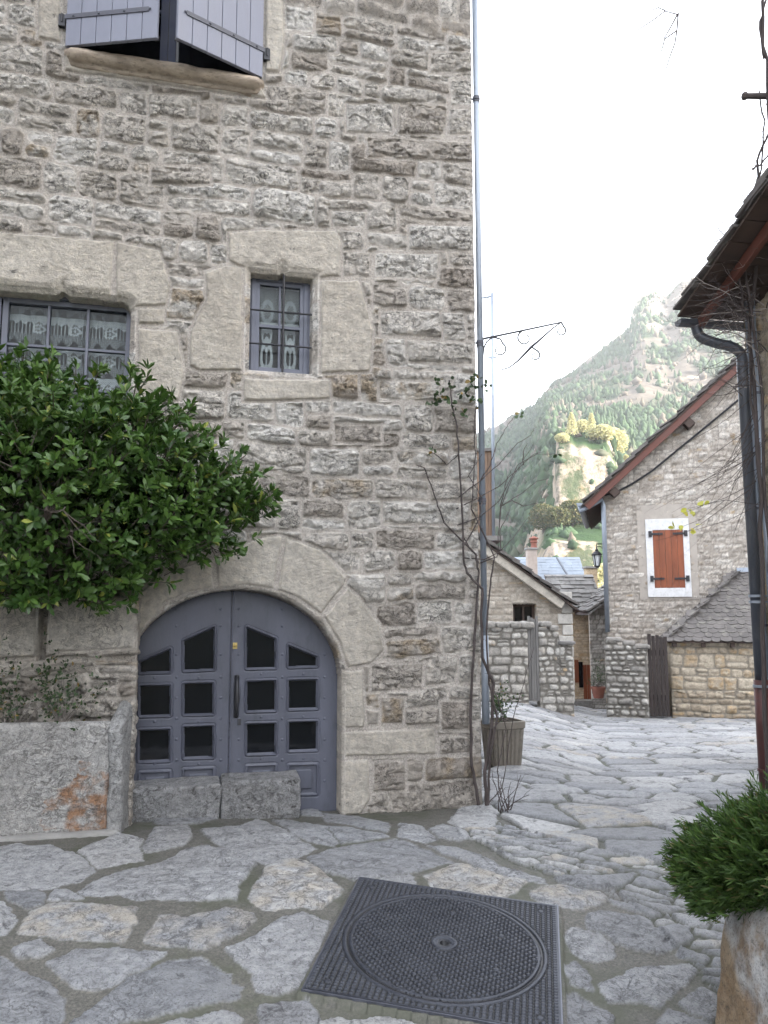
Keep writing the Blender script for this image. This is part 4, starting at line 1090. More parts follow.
scroll(473, 218, 26, -1.1, 1.1, [(450,172),(478,180)])
scroll(566, 176, 27, -2.4, -1.15, [(590,205),(572,200)][:0]+[(556,150)])
scroll(603, 240, 20, -1.2, 1.1, [(590,208)])
scroll(697, 150, 20, -1.0, 1.1, [(700,118)])
b = MB(); b.tube([w7(*p) for p in [(447,174),(428,188),(417,210),(413,245)]], [.005,.006,.006,.005], 5); b.build('scroll', M['iron'], br)

# ------------------------------------------------------------------ plant pot by the corner
def build_pot():
    p = ghit(505, 767); cx, cy = p[0]-.0, p[1]+.12; z = float(G(cx, cy))-.01; h = .385
    pot = empty('concrete_pot', (cx, cy, z), 'square ribbed concrete plant pot on the paving behind the house corner', 'plant pot')
    n = 96; b = MB(); V = []; prof = [(.100, 0), (.128, .02), (.150, h*.80), (.150, h*.84), (.160, h*.86), (.162, h), (.140, h+.002), (.136, h-.05), (.05, h-.05)]
    for r, hh in prof:
        for k in range(n):
            w = 2*pi*(k+.5)/n; q = (abs(cos(w))**6+abs(sin(w))**6)**(-1/6); rib = -.014*(k % 4 < 1) if .02 <= hh <= h*.81 and r < .152 else 0
            V.append((cx+(r+rib)*q*cos(w+.35), cy+(r+rib)*q*sin(w+.35), z+hh))
    Fc = []
    for i in range(len(prof)-1):
        for k in range(n): Fc.append((i*n+k, i*n+(k+1) % n, (i+1)*n+(k+1) % n, (i+1)*n+k))
    Fc.append(tuple(range(n))[::-1]); b.add(V, Fc); b.build('pot_body', M['concrete'], pot)
    b = MB(); b.lathe((cx, cy, z+h-.06), [(.145, 0), (.145, .02), (.02, .035)], 20); b.build('pot_soil', M['soil'], pot)
    return cx, cy, z+h
POT = build_pot()

# ------------------------------------------------------------------ right: near building with downpipe
cR = at(760, 612, 6.3); FR = Frame(cR[0], cR[1], -80)
near = empty('corner_house', (cR[0], cR[1], .3), 'house at the right edge with a dark overhanging roof corner and thick downpipe', 'house')
grid_wall('wall', FR, np.arange(-2.5, 5.0, .022), lambda p: 0*p+.0, lambda p: 3.95+.40*np.clip(p, 0, 3.6)-.40*np.clip(p-3.6, 0, 9), 200, simple_hfun(501, .09, .2, .12, .4, .014, .02, .016), M['ochre_wall'], near, s_left=0.0)
E = FR.P(-.12, .53, 4.03); EU = FR.u*cos(radians(22))+np.array([0, 0, sin(radians(22))]); EA = -FR.n
b = slates(E, EA, EU, 5.0, 4.4, .30, .19, 77, thick=.022, jit=.25, lift=.05)
b.build('roof', M['slate'], near)
b = MB(); Nn = np.cross(EA, EU); Nn = Nn if Nn[2] > 0 else -Nn
for k in range(22):
    a = E+EU*(.02+k*.2)-Nn*.03; q = [a, a+EU*.19, a+EU*.19+EA*5.0, a+EA*5.0]; b.prism(q, -Nn*.02)
b.build('roof_boards', M['roofwood'], near)
for k, off in enumerate((.17, .72, 1.3, 1.9)):
    b = MB(); a = E+EA*off+EU*.02-Nn*.052; w_ = .04
    b.prism([a, a+EU*4.3, a+EU*4.3+EA*w_, a+EA*w_], -Nn*.085); b.build('rafter', M['redwood'], near, bevel=.004)
for k in (2.4, 3.8):
    b = MB(); a = FR.P(0, 0, 0); a = E+EU*k-Nn*.155+EA*.05; b.prism([a, a+EU*.13, a+EU*.13+EA*2.5, a+EA*2.5], -Nn*.14); b.build('purlin', M['roofwood'], near, bevel=.005)
g0 = E+EA*.05+np.array([0, 0, -.05]); b = MB()
V = []; Fc = []; n = 10
for i in range(2):
    c_ = g0+EA*(-.03+i*3.0)
    for k in range(n+1):
        w = pi*k/n; 
        V.append(c_+FR.u*(-.052*cos(w))*-1+np.array([0, 0, -.055*sin(w)]))
    for k in range(n+1):
        w = pi*(n-k)/n; V.append(c_+FR.u*(.048*cos(w))+np.array([0, 0, -.050*sin(w)+.002]))
m = 2*(n+1)
for k in range(m): Fc.append((k, (k+1) % m, m+(k+1) % m, m+k))
Fc += [tuple(range(m)), tuple(range(m, 2*m))[::-1]]
Fc += [tuple(range(n+1))]
b.add(V, Fc); gut_o = b.build('gutter', M['darkpipe'], near)
pp = at(757, 612, 6.12); zp = at(742, 352, 6.12)[2]; zr = at(762, 688, 6.12)[2]; zg = float(G(pp[0], pp[1]))
st_ = g0+EA*.16+np.array([0, 0, -.06])
def smooth(pts, n=6):
    P = [np.array(p, float) for p in pts]; P = [2*P[0]-P[1]]+P+[2*P[-1]-P[-2]]; out = []
    for i in range(1, len(P)-2):
        for j in range(n):
            t = j/n; out.append(.5*((2*P[i])+(-P[i-1]+P[i+1])*t+(2*P[i-1]-5*P[i]+4*P[i+1]-P[i+2])*t*t+(-P[i-1]+3*P[i]-3*P[i+1]+P[i+2])*t**3))
    return out+[P[-2]]
pe = np.array([pp[0], pp[1], zp])
b = MB(); b.tube(smooth([at(695, 318, 6.36), at(696, 328, 6.36), at(701, 337, 6.34), at(716, 343, 6.28), at(732, 347, 6.18), at(741, 355, 6.13), at(742.5, 372, 6.12)])+[np.array([pp[0], pp[1], zr])], .042, 14)
dp = b.build('downpipe', M['darkpipe'], near, smooth=True)
b = MB(); b.tube([(pp[0], pp[1], zr+.06), (pp[0], pp[1], zg-.05)], .054, 14); b.build('pipe_base', M['redpipe'], dp, smooth=True)
for py in (596, 602, 686, 770):
    z = at(760, py, 6.12)[2]; b = MB(); b.tube([(pp[0], pp[1], z-.010), (pp[0], pp[1], z+.010)], .060 if py > 610 else .055, 14); b.tube([(pp[0], pp[1], z), (pp[0]+.16, pp[1]+.04, z)], .008, 5); b.build('pipe_bracket', M['zinc'] if py < 700 else M['redpipe'], dp)
for k, (off, r_) in enumerate(((.12, .016), (.20, .020))):
    q = FR.P(off, .05, 0); b = MB(); b.tube([(q[0], q[1], 4.3), (q[0], q[1], .2)], r_, 8); o = b.build('conduit', M['zinc'], near, smooth=True)
    for z in (1.5, 2.4, 3.3): 
        bb = MB(); bb.tube([(q[0], q[1], z-.01), (q[0], q[1], z+.01)], r_+.006, 8); bb.tube([(q[0], q[1], z), tuple(FR.P(off, -.02, z))], .006, 5); bb.build('clip', M['hinge'], o)
b = MB(); b.fbox(FR, .05, 4.9, -5.0, -4.9, 0, 4.1); b.fbox(FR, 4.8, 5.0, -4.9, -.05, 0, 4.1); b.build('rear_wall', M['render'], near)

# ------------------------------------------------------------------ far house with the orange shutter
h0 = at(607, 612, 16.8); FH = Frame(h0[0], h0[1], -16); zE = at(607, 490, 16.8)[2]; SL = .90
far = empty('gable_house', (h0[0], h0[1], -.4), 'pale rubble gable house down the lane with a white-framed orange-brown shuttered window', 'house')
rid = 5.2
topf = lambda p: zE+SL*np.clip(p, -0.0, rid)-SL*np.clip(p-rid, 0, 99)
grid_wall('wall', FH, np.concatenate([np.arange(-5.0, 0, .12), np.arange(0, 4.6, .022), np.arange(4.6, 10.4, .12)]), lambda p: 0*p-1.2, topf, 300, simple_hfun(601, .075, .15, .08, .28, .010, .022, .016, wob=.045, split=.35, rnd=.03), M['far_wall'], far, s_left=0.0)
def far_roof():
    E_ = FH.P(-.42, .30, zE-.30); s2 = 1/sqrt(1+SL*SL); U_ = FH.u*s2+np.array([0, 0, SL*s2]); A_ = -FH.n; Lh = (rid+.42)/s2
    b = slates(E_, A_, U_, 5.4, Lh, .36, .21, 78, thick=.03, jit=.3, lift=.06)
    E2 = FH.P(2*rid+.42, -5.1, zE-.30); U2 = -FH.u*s2+np.array([0, 0, SL*s2]); b2 = slates(E2, FH.n, U2, 5.4, Lh, .6, .30, 79, thick=.03); b.add(b2.v, b2.f)
    b.build('roof', M['slate'], far)
    N_ = np.cross(A_, U_); N_ = N_ if N_[2] > 0 else -N_
    b = MB(); a = E_-N_*.03; b.prism([a, a+U_*Lh, a+U_*Lh+A_*5.3, a+A_*5.3], -N_*.03); b.build('roof_boards', M['roofwood'], far)
    b = MB(); a = E_-N_*.062+A_*.02; b.prism([a, a+U_*Lh, a+U_*Lh+A_*.05, a+A_*.05], -N_*.13); b.build('verge_board', M['redwood'], far, bevel=.004)
    for q in (.55, 2.6, 4.6):
        b = MB(); a = E_+U_*q-N_*.20+A_*.05; b.prism([a, a+U_*.17, a+U_*.17+A_*.6, a+A_*.6], -N_*.16); b.build('purlin', M['roofwood'], far, bevel=.01)
    # gutter seen from its end, and the downpipe
    g_ = E_-FH.u*.06; b = MB(); V = []; Fc = []; n = 8
    for i in range(2):
        c_ = g_+A_*(.0+i*4.8)
        for k in range(n+1): w = pi*k/n; V.append(c_+FH.u*(.062*cos(w))+np.array([0, 0, -.065*sin(w)]))
        for k in range(n+1): w = pi*(n-k)/n; V.append(c_+FH.u*(.057*cos(w))+np.array([0, 0, -.059*sin(w)+.003]))
    m = 2*(n+1)
    for k in range(m): Fc.append((k, (k+1) % m, m+(k+1) % m, m+k))
    Fc += [tuple(range(n+1)), tuple(range(m, 2*m))[::-1]]; b.add(V, Fc); b.build('gutter', M['zinc'], far)
    zt = at(607, 502, 16.8)[2]; zl = at(607, 632, 16.8)[2]
    b = MB(); s_ = g_+A_*.12; b.tube([s_+np.array([0,0,-.05]), s_+np.array([0,0,-.16]), s_*.6+FH.P(-.0, .06, zt)*.4+np.array([0,0,-.08]), FH.P(-.02, .07, zt+.05), FH.P(.0, .07, zt-.08), FH.P(.0, .07, zl)], .05, 10); b.build('downpipe', M['zinc'], far, smooth=True)
    b = MB(); b.tube([FH.P(.03, .03, zE-.12), FH.P(.3, .04, zE-.05), FH.P(.6, .05, zE+.10), FH.P(1.0, .05, zE+.35), FH.P(2.5, .05, zE+1.55), FH.P(3.6, .05, zE+2.45)], .022, 6); b.build('wall_cable', M['iron'], far)
far_roof()
a = FH.rect(646.5, 519, 690, 597)
b = MB(); zz0, zz1 = a[2], a[3]; sw = FH.rect(653.5, 530, 684, 588)
b.fbox(FH, a[0], sw[0], -.02, .045, zz0, zz1); b.fbox(FH, sw[1], a[1], -.02, .045, zz0, zz1); b.fbox(FH, sw[0], sw[1], -.02, .044, sw[3], zz1); b.fbox(FH, sw[0], sw[1], -.02, .044, zz0, sw[2])
wn_ = b.build('window', M['white'], far, bevel=.006)
b = MB(); sh = MB(); n = 5
for k in range(n):
    x0 = sw[0]+(sw[1]-sw[0])*k/n; sh.fbox(FH, x0+.002, x0+(sw[1]-sw[0])/n-.003, -.01, .037, sw[2]+.004, sw[3]-.004)
sho = sh.build('shutter', M['rustwood'], wn_, bevel=.003)
for z in (sw[2]+.17, sw[3]-.10):
    for sgn in (0, 1):
        b = MB(); w_ = (sw[1]-sw[0])*.42; x0 = sw[0]-.05 if sgn == 0 else sw[1]+.05-w_; b.fbox(FH, x0, x0+w_, .046, .056, z, z+.04); b.box(FH.P(x0 if sgn == 0 else x0+w_, .05, z+.02), (.06, .05, .12)); b.build('strap_hinge', M['iron'], wn_)
b = MB(); b.fbox(FH, a[0]-.16, a[1]+.14, -.03, .019, zz0-.05, zz1+.30); b.build('render_patch', M['render'], far)
# lantern on the house corner
lc = at(597, 560, 16.9)
lan = empty('wall_lantern', lc, 'black four-sided street lantern hung on the corner of the pale gable house', 'street lamp')
b = MB(); h = .20; top = lc+np.array([0, 0, .10])
b.lathe(lc+np.array([0, 0, .10]), [(.11, 0), (.115, .015), (.065, .07), (.032, .09), (.036, .11), (.011, .15), (.015, .17), (.0, .20)], 8)
for k in range(4):
    w = pi/4+k*pi/2; b.tube([lc+np.array([.10*cos(w), .10*sin(w), .10]), lc+np.array([.06*cos(w), .06*sin(w), -.13])], .012, 4)
b.lathe(lc+np.array([0, 0, -.165]), [(.015, 0), (.04, .015), (.067, .035), (.065, .045)], 8)
b.build('lantern_cage', M['iron'], lan)
b = MB(); b.lathe(lc+np.array([0, 0, -.125]), [(.052, 0), (.09, .222)], 4); b.build('lantern_glass', plain('milky_glass', (.75,.78,.8), .3, .03, 5), lan)
b = MB(); b.tube([lc+np.array([0, 0, .29]), lc+np.array([0, 0, .34]), lc+np.array([.12, -.02, .34]), FH.P(.02, .0, lc[2]+.30)], .012, 6); b.tube([lc+np.array([0, 0, .29]), lc+np.array([0.1, 0, .28]), FH.P(.02, .0, lc[2]+.12)], .008, 6); b.build('lantern_arm', M['iron'], lan)

# low dry wall, plank door, annex
l0 = at(604, 612, 15.2); FL = Frame(l0[0], l0[1], -15.5); sLw = FL.hit(648, 680)[0]; zT0 = FL.hit(606, 640)[1]; zT1 = FL.hit(645, 650)[1]
lw = empty('dry_stone_wall', (l0[0], l0[1], float(G(l0[0], l0[1]))), 'short dark-jointed dry stone wall at the foot of the pale gable house', 'wall')
hf = simple_hfun(701, .07, .14, .08, .25, .022, .05, .018, wob=.03, rnd=.05)
grid_wall('wall_face', FL, np.arange(-1.2, sLw+1.2, .016), lambda p: 0*p-1.0, lambda p: np.interp(p, [-2, 0, .02, sLw], [zT0, zT0, zT0, zT1])+.03*np.sin(p*17)+.025*np.sin(p*41), 150, hf, M['dry_wall'], lw, s_left=0.0, s_right=sLw)
b = MB()
rng = np.random.RandomState(4); x = 0.02
b.fbox(FL, .03, sLw-.03, -1.15, -.03, -.8, min(zT0, zT1)-.04); b.build('wall_core', M['dry_wall'], lw)
while x < sLw-.05:
    w_ = rng.uniform(.14, .3); 
    rock('coping_stone', FL.P(min(x+w_/2, sLw-.08), -.16, float(np.interp(x, [0, sLw], [zT0, zT1]))+.01), (w_, .36, .09), .03, 10, .012, int(x*100)+3, M['dry_wall'], [FL.u, -FL.n, np.array([0,0,1.])], parent=lw, freq=5)
    x += w_
d0 = FL.hit(649.5, 690)[0]; d1 = FL.hit(669.5, 690)[0]; zd1 = FL.hit(660, 634)[1]; zd0 = FL.hit(660, 718)[1]
pd = empty('plank_door', FL.P(d0, -.05, zd0), 'narrow black-brown plank door between the dry stone wall and the slate-roofed shed', 'door')
b = MB(); n = 5
for k in range(n): x0 = d0+(d1-d0)*k/n; b.fbox(FL, x0+.003, x0+(d1-d0)/n-.004, -.10, -.06, zd0+.02, zd1-.02*(k % 2)-.012*k)
o = b.build('door_planks', M['darkwood'], pd, bevel=.003)
b = MB(); b.fbox(FL, d0, d1, -.13, -.102, zd0+.3, zd0+.4); b.fbox(FL, d0, d1, -.13, -.102, zd1-.4, zd1-.3); b.build('door_ledge', M['darkwood'], pd)
x0_, y0_ = at(668, 612, 15.15)[:2]; FA = Frame(x0_, y0_, -15); zA = FA.hit(672, 640)[1]; aW = 4.4
ann = empty('stone_shed', (x0_, y0_, float(G(x0_, y0_))), 'low ochre stone shed with a scalloped slate roof against the pale gable house', 'shed')
def ann_h(P, Z):
    e, r1, r2, r3, lx, lz = rubble(P, Z, 801, .12, .26, .16, .42, split=.2, wob=.03, rnd=.05)
    e2, a1, a2, a3, bx, bz = rubble(P, Z, 802, .09, .15, .12, .30, split=.2, wob=.04, rnd=.04)
    zb = Z < zA-.95+.06*fbm(P*3, Z*3, 2, 4)
    e = np.where(zb, e2, e); r1 = np.where(zb, a1*.55, .35+.65*r1); r2 = np.where(zb, a2*.7, r2); r3 = np.where(zb, a3, r3)
    h, j = stone_height(P, Z, e, r1, r2, r3, lx, lz, 801, .016, .035, .012)
    return h, np.stack([r1, r2, j, 0*r1], -1)
grid_wall('wall', FA, np.arange(-1.3, aW, .018), lambda p: 0*p-1.3, lambda p: 0*p+zA, 170, ann_h, M['ochre_wall'], ann, s_left=0.0)
def ann_roof():
    E_ = FA.P(-.10, .16, zA-.03); topz = at(736, 573, 16.2)[2]; dpt = 1.45; rise = topz-E_[2]; ln = sqrt(dpt*dpt+rise*rise)
    U_ = (-FA.n*dpt+np.array([0, 0, rise]))/ln; A_ = FA.u; hipx = FA.hit(738, 573, -1.2)[0]+.1
    b = slates(E_, A_, U_, aW, ln, .17, .115, 80, thick=.014, jit=.10, rnd_tip=True, keep=lambda x, y: x > hipx*y/ln-.04, lift=.022)
    # hip side
    E3 = FA.P(-.10, -1.29, zA-.03); hx = hipx; l3 = sqrt(hx*hx+rise*rise); U3 = (FA.u*hx+np.array([0, 0, rise]))/l3
    b3 = slates(E3, FA.n, U3, dpt, l3, .17, .125, 81, thick=.014, rnd_tip=True, keep=lambda x, y: x < dpt*(1-y/l3)+.05); b.add(b3.v, b3.f)
    b.build('roof', M['slate'], ann)
    N_ = np.cross(A_, U_); N_ = N_ if N_[2] > 0 else -N_
    b = MB(); a = E_-N_*.02; t = E_+U_*ln-N_*.02; b.add([a+A_*.03, a+A_*aW, t+A_*aW, t+A_*hipx, E3-N_*.0+FA.u*.03-np.array([0,0,.02])], [(0,1,2,3), (0,3,4)]); b.build('roof_deck', M['roofwood'], ann)
    b = MB(); t0 = E_+U_*(ln-.02)+A_*(hipx+.0)+np.array([0, 0, .02]); b.prism([t0, t0+A_*2.2, t0+A_*2.2+U_*.16, t0+U_*.16], N_*.01); b.build('flashing', M['zinc'], ann)
    for k in range(9):
        b = MB(); x = .05+k*.5; a = FA.P(x, .13, zA-.09); b.fbox(FA, x, x+.07, -.2, .12, zA-.12, zA-.045); b.build('rafter', M['roofwood'], ann)
ann_roof()

# ------------------------------------------------------------------ left cluster down the lane
FG = Frame(0, 15.6, 0)
sx = lambda px, Y=15.6: (px-384)/806*Y
lh = empty('gabled_outbuilding', (sx(520), 15.6, 0), 'small shaded stone house behind the lane wall, with one small dark window', 'house')
zc = lambda py, Y=15.6: CAMZ+(612-py)/806*Y
wl = (sx(513), sx(536), zc(624), zc(604))
def lh_top(p): return np.interp(p, [sx(440), sx(571), sx(573)], [zc(612-98), zc(607), zc(608)])
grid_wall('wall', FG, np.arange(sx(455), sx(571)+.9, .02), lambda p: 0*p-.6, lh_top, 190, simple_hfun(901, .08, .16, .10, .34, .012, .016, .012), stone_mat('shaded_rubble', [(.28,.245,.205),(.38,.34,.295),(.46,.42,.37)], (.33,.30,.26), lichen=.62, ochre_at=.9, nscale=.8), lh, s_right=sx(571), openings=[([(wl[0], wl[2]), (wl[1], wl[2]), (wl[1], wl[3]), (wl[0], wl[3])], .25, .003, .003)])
def lh_roof():
    a = np.array([sx(573)+.06, 15.35, zc(606)-.02]); t = np.array([sx(440), 15.35, zc(508)]); U_ = (t-a); ln = np.linalg.norm(U_); U_ /= ln; A_ = np.array([0, 1.0, 0])
    b = slates(a, A_, U_, 4.0, ln, .36, .22, 82, thick=.03, jit=.3, lift=.05); b.build('roof', M['slate'], lh)
    N_ = np.cross(A_, U_); N_ = N_ if N_[2] > 0 else -N_
    b = MB(); q = a-N_*.04+A_*.02; b.prism([q, q+U_*ln, q+U_*ln+A_*3.8, q+A_*3.8], -N_*.03); b.build('roof_deck', M['roofwood'], lh)
    b = MB(); q = a-N_*.072+A_*.06; b.prism([q+U_*.25, q+U_*ln, q+U_*ln+A_*.16, q+U_*.25+A_*.16], -N_*.14); b.build('verge_render', plain('pale_verge', (.50,.46,.40), .9, .2, 9, bs=.4, dirt=(.25,.22,.19)), lh)
lh_roof()
b = MB(); s0, s1, z0, z1 = wl; 
for (x0, x1) in ((s0, s0+.05), (s1-.05, s1), ((s0+s1)/2-.02, (s0+s1)/2+.02)): b.fbox(FG, x0, x1, -.20, -.15, z0, z1)
b.fbox(FG, s0, s1, -.199, -.151, z0, z0+.05); b.fbox(FG, s0, s1, -.199, -.151, z1-.05, z1)
w = b.build('window', M['roofwood'], lh); b = MB(); b.fbox(FG, s0, s1, -.24, -.23, z0, z1); b.build('pane', M['darkglass'], w)
b = MB(); b.fbox(FG, sx(562), sx(572)+.01, -.1, .05, zc(645), zc(607)); 
b = MB()
# quoins at the corner, paler
for k in range(10):
    z = zc(700)+k*.21; w_ = .26 if k % 2 else .18; b.fbox(FG, sx(571)-w_, sx(571)+.02, -.2, .045+.008*(k % 3), z+.006, z+.20)
b.build('quoin', plain('quoin_stone', (.46,.44,.41), .85, .2, 7, bs=.6, dirt=(.28,.26,.24)), lh, bevel=.015)
# lane wall with gate, then pillar
YW = 14.0; FW_ = Frame(0, YW, 0)
s14 = lambda px: (px-384)/806*YW
z14 = lambda py: CAMZ+(612-py)/806*YW
gw_ = empty('lane_wall', (s14(505), YW, float(G(s14(505), YW))), 'rough shoulder-high rubble wall left of the grey plank gate', 'wall')
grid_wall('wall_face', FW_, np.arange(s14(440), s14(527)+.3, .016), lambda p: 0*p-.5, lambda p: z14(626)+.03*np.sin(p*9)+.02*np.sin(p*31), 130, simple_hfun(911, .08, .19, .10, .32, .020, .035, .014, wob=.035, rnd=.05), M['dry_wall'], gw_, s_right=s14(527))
xq = s14(486); rng = np.random.RandomState(9)
while xq < s14(526):
    w_ = rng.uniform(.16, .34); rock('coping_stone', (xq+w_/2, YW+.12, z14(626)+.02), (w_, .36, rng.uniform(.09, .16)), .035, 9, .02, int(xq*50), M['dry_wall'], parent=gw_, freq=4); xq += w_
gt = empty('plank_gate', (s14(532), YW, float(G(s14(532), YW))), 'tall narrow weathered grey plank gate between two rubble walls', 'gate')
b = MB(); n = 4
for k in range(n): x0 = s14(527.5)+(s14(538)-s14(527.5))*k/n; b.fbox(FW_, x0+.002, x0+.043, -.06+.01*(k % 2), -.02+.01*(k % 2), z14(699), z14(616+1.5*(k % 3)))
b.build('gate_planks', M['greywood'], gt, bevel=.003); b = MB(); b.fbox(FW_, s14(527.5), s14(538), -.10, -.062, z14(640), z14(635)); b.build('gate_rail', M['greywood'], gt)
pw_ = empty('lane_wall', (s14(555), YW, float(G(s14(555), YW))), 'rubble wall end with a flat grey capstone, right of the grey plank gate', 'wall')
def pw_top(p): return np.interp(p, [s14(538), s14(558), s14(559), s14(573)], [z14(626), z14(632), z14(644), z14(644)])
hf2 = simple_hfun(921, .07, .15, .08, .24, .020, .03, .014, wob=.04, rnd=.05)
grid_wall('wall_face', FW_, np.arange(s14(538)-.3, s14(571.5)+1.5, .016), lambda p: 0*p-.6, pw_top, 130, hf2, M['dry_wall'], pw_, s_right=s14(571.5), s_left=s14(538))
rock('coping_stone', (s14(565.5), YW+.14, z14(642.5)), (.30, .40, .06), .015, 12, .006, 3, M['greywood'], parent=pw_)
rock('coping_stone', (s14(545.5), YW+.12, z14(624)), (.20, .32, .09), .03, 12, .015, 5, M['dry_wall'], parent=pw_)
rock('coping_stone', (s14(553.5), YW+.12, z14(628)), (.16, .32, .09), .03, 12, .015, 6, M['dry_wall'], parent=pw_)

# timber-clad storey behind, mast beside it
YT = 19.5; sT = lambda px: (px-384)/806*YT; zT = lambda py: CAMZ+(612-py)/806*YT; FTm = Frame(0, YT, 0)
tb = empty('timber_clad_house', (sT(480), YT, 0), 'sliver of a house with brown vertical boarding over a dark red wall', 'house')
b = MB(); x = sT(415)
while x < sT(497)-.05:
    w_ = random.uniform(.09, .13); b.fbox(FTm, x, min(x+w_-.008, sT(497)), 0, .03+random.uniform(0, .02), zT(536), zT(449)+.0); x += w_
b.build('boarding', M['brownwood'], tb, bevel=.004)
b = MB(); b.fbox(FTm, sT(415), sT(496.5), -4.5, -.001, zT(536), zT(452)); b.fbox(FTm, sT(415), sT(496), -4.5, -.05, -1, zT(541)); b.build('wall', M['darkred'], tb)
b = MB(); b.fbox(FTm, sT(412), sT(503), -4.4, .22, zT(541), zT(536.2)); b.build('balcony_slab', plain('grey_slab', (.20,.19,.18), .8, .2, 5), tb)
b = MB(); b.fbox(FTm, sT(412), sT(498), -4.6, .1, zT(449)+.002, zT(446)); b.build('roof', M['slate'], tb)
ms = empty('antenna_mast', (sT(493.5), YT-.3, zT(541)), 'thin grey metal mast with a short top bracket rising beside the downpipe', 'mast')
YM = YT-.1
b = MB(); b.tube([at(493.5, 541, YM), at(492.2, 293, YM)], .040, 8); b.build('pole', M['zinc'], ms, smooth=True)
b = MB(); b.tube([at(492.2, 296, YM), at(482, 298, YM)], .022, 6); b.tube([at(492.2, 294, YM), at(483, 303, YM)], .015, 6); b.build('bracket', M['zinc'], ms)
b = MB(); b.tube([at(497, 357, YM), at(487, 358, YM)], .02, 6); b.build('crossbar', M['zinc'], ms)

# warm house beyond, its shutters, dark-sided house, slate roofs
YS = 21.5; FS = Frame(0, YS, 0); sS = lambda px: (px-384)/806*YS; zS = lambda py: CAMZ+(612-py)/806*YS
wh = empty('warm_stone_house', (sS(575), YS, -1), 'narrow warm-coloured stone house front at the bottom of the lane with rust-red shutters', 'house')
grid_wall('wall', FS, np.arange(sS(552), sS(588.5)+.04, .03), lambda p: 0*p-1.8, lambda p: 0*p+zS(606), 160, simple_hfun(931, .08, .14, .10, .3, .012, .012, .008), M['warm_wall'], wh, s_right=sS(588.5))
b = MB()
for (p0, p1, q0, q1) in ((572.8, 576.6, 659, 681), (581, 584.5, 664, 699), (584.8, 588.2, 664, 699)):
    bb = MB(); 
    for k in range(2): xx = sS(p0)+(sS(p1)-sS(p0))*k/2; bb.fbox(FS, xx+.002, xx+(sS(p1)-sS(p0))/2-.004, .01, .05, zS(q1), zS(q0))
    bb.build('shutter', M['rustwood'], wh, bevel=.003)
b = MB(); b.fbox(FS, sS(576.8), sS(580.8), -.02, .022, zS(686), zS(661)); b.build('window', M['darkglass'], wh)
b = MB(); b.fbox(FS, sS(552), sS(588), .0, .5, -2, zS(697)); b.build('plinth', M['dry_wall'], wh)
YD = 20.3; FD = Frame(0, YD, 0); sD = lambda px: (px-384)/806*YD; zD = lambda py: CAMZ+(612-py)/806*YD
dh = empty('side_house', (sD(600), YD, -1), 'shaded rubble house end under a short slate roof, beside the gable house', 'house')
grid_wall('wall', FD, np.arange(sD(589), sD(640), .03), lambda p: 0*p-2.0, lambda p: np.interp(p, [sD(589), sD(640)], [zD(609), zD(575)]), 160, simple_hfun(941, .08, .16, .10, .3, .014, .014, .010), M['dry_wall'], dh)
a = np.array([sD(586), YD-.25, zD(611)]); t = np.array([sD(640), YD-.25, zD(574)]); U_ = t-a; ln = np.linalg.norm(U_); U_ /= ln
b = slates(a, np.array([0, 1., 0]), U_, 2.2, ln, .34, .2, 84, thick=.03, jit=.3, lift=.05); q = a-np.array([0, 0, .05]); b.prism([q, q+U_*ln, q+U_*ln+np.array([0, 2.2, 0]), q+np.array([0, 2.2, 0])], (0, 0, -.05)); b.build('roof', M['paleslate'], dh)
# small front-facing roof over the warm wall
a = np.array([sS(552), YS-.25, zS(608)]); U_ = np.array([0, .75, .66]); U_ /= np.linalg.norm(U_)
b = slates(a, (1, 0, 0), U_, sS(600)-sS(552), 1.35, .32, .2, 85, thick=.03, lift=.05); b.build('roof', M['paleslate'], wh)
b = MB(); q = a-np.array([0, 0, .05]); b.prism([q, q+np.array([sS(590)-sS(552), 0, 0]), q+np.array([sS(590)-sS(552), 0, 0])+U_*1.3, q+U_*1.3], (0, .02, -.06)); b.fbox(FS, sS(552), sS(588), -2, -.4, -1, zS(606)); b.build('roof_deck', M['roofwood'], wh)
YB = 33.0; sB = lambda px: (px-384)/806*YB; zB = lambda py: CAMZ+(612-py)/806*YB
bh = empty('blue_slate_house', (sB(560), YB, -4), 'house further down showing only its big blue-grey slate roof', 'house')
a = np.array([sB(500), YB, zB(606)]); U_ = np.array([0, .8, .75]); U_ /= np.linalg.norm(U_); ln = 3.1
b = slates(a, (1, 0, 0), U_, sB(594)-sB(500), ln, .40, .24, 86, thick=.02, jit=.05, lift=.02); b.build('roof', M['bluslate'], bh)
b = MB(); b.box((sB(547), YB+2.3, zB(606)-3.2), (sB(592)-sB(500), 4.2, 6)); q = a-np.array([0, 0, .06]); X_ = np.array([sB(594)-sB(500), 0, 0]); b.add([q, q+X_, q+X_+U_*ln, q+U_*ln, q+np.array([0, 4.6, 0]), q+X_+np.array([0, 4.6, 0])], [(0,1,2,3), (3,2,5,4), (0,3,4), (1,5,2)]); b.build('wall', M['render'], bh)
b = MB(); tp = a+U_*ln; b.tube([tp+np.array([sB(570)-sB(500), 0, 0]), a+np.array([sB(586)-sB(500), 0, .03])], .05, 6); b.build('valley_flashing', M['darkpipe'], bh)
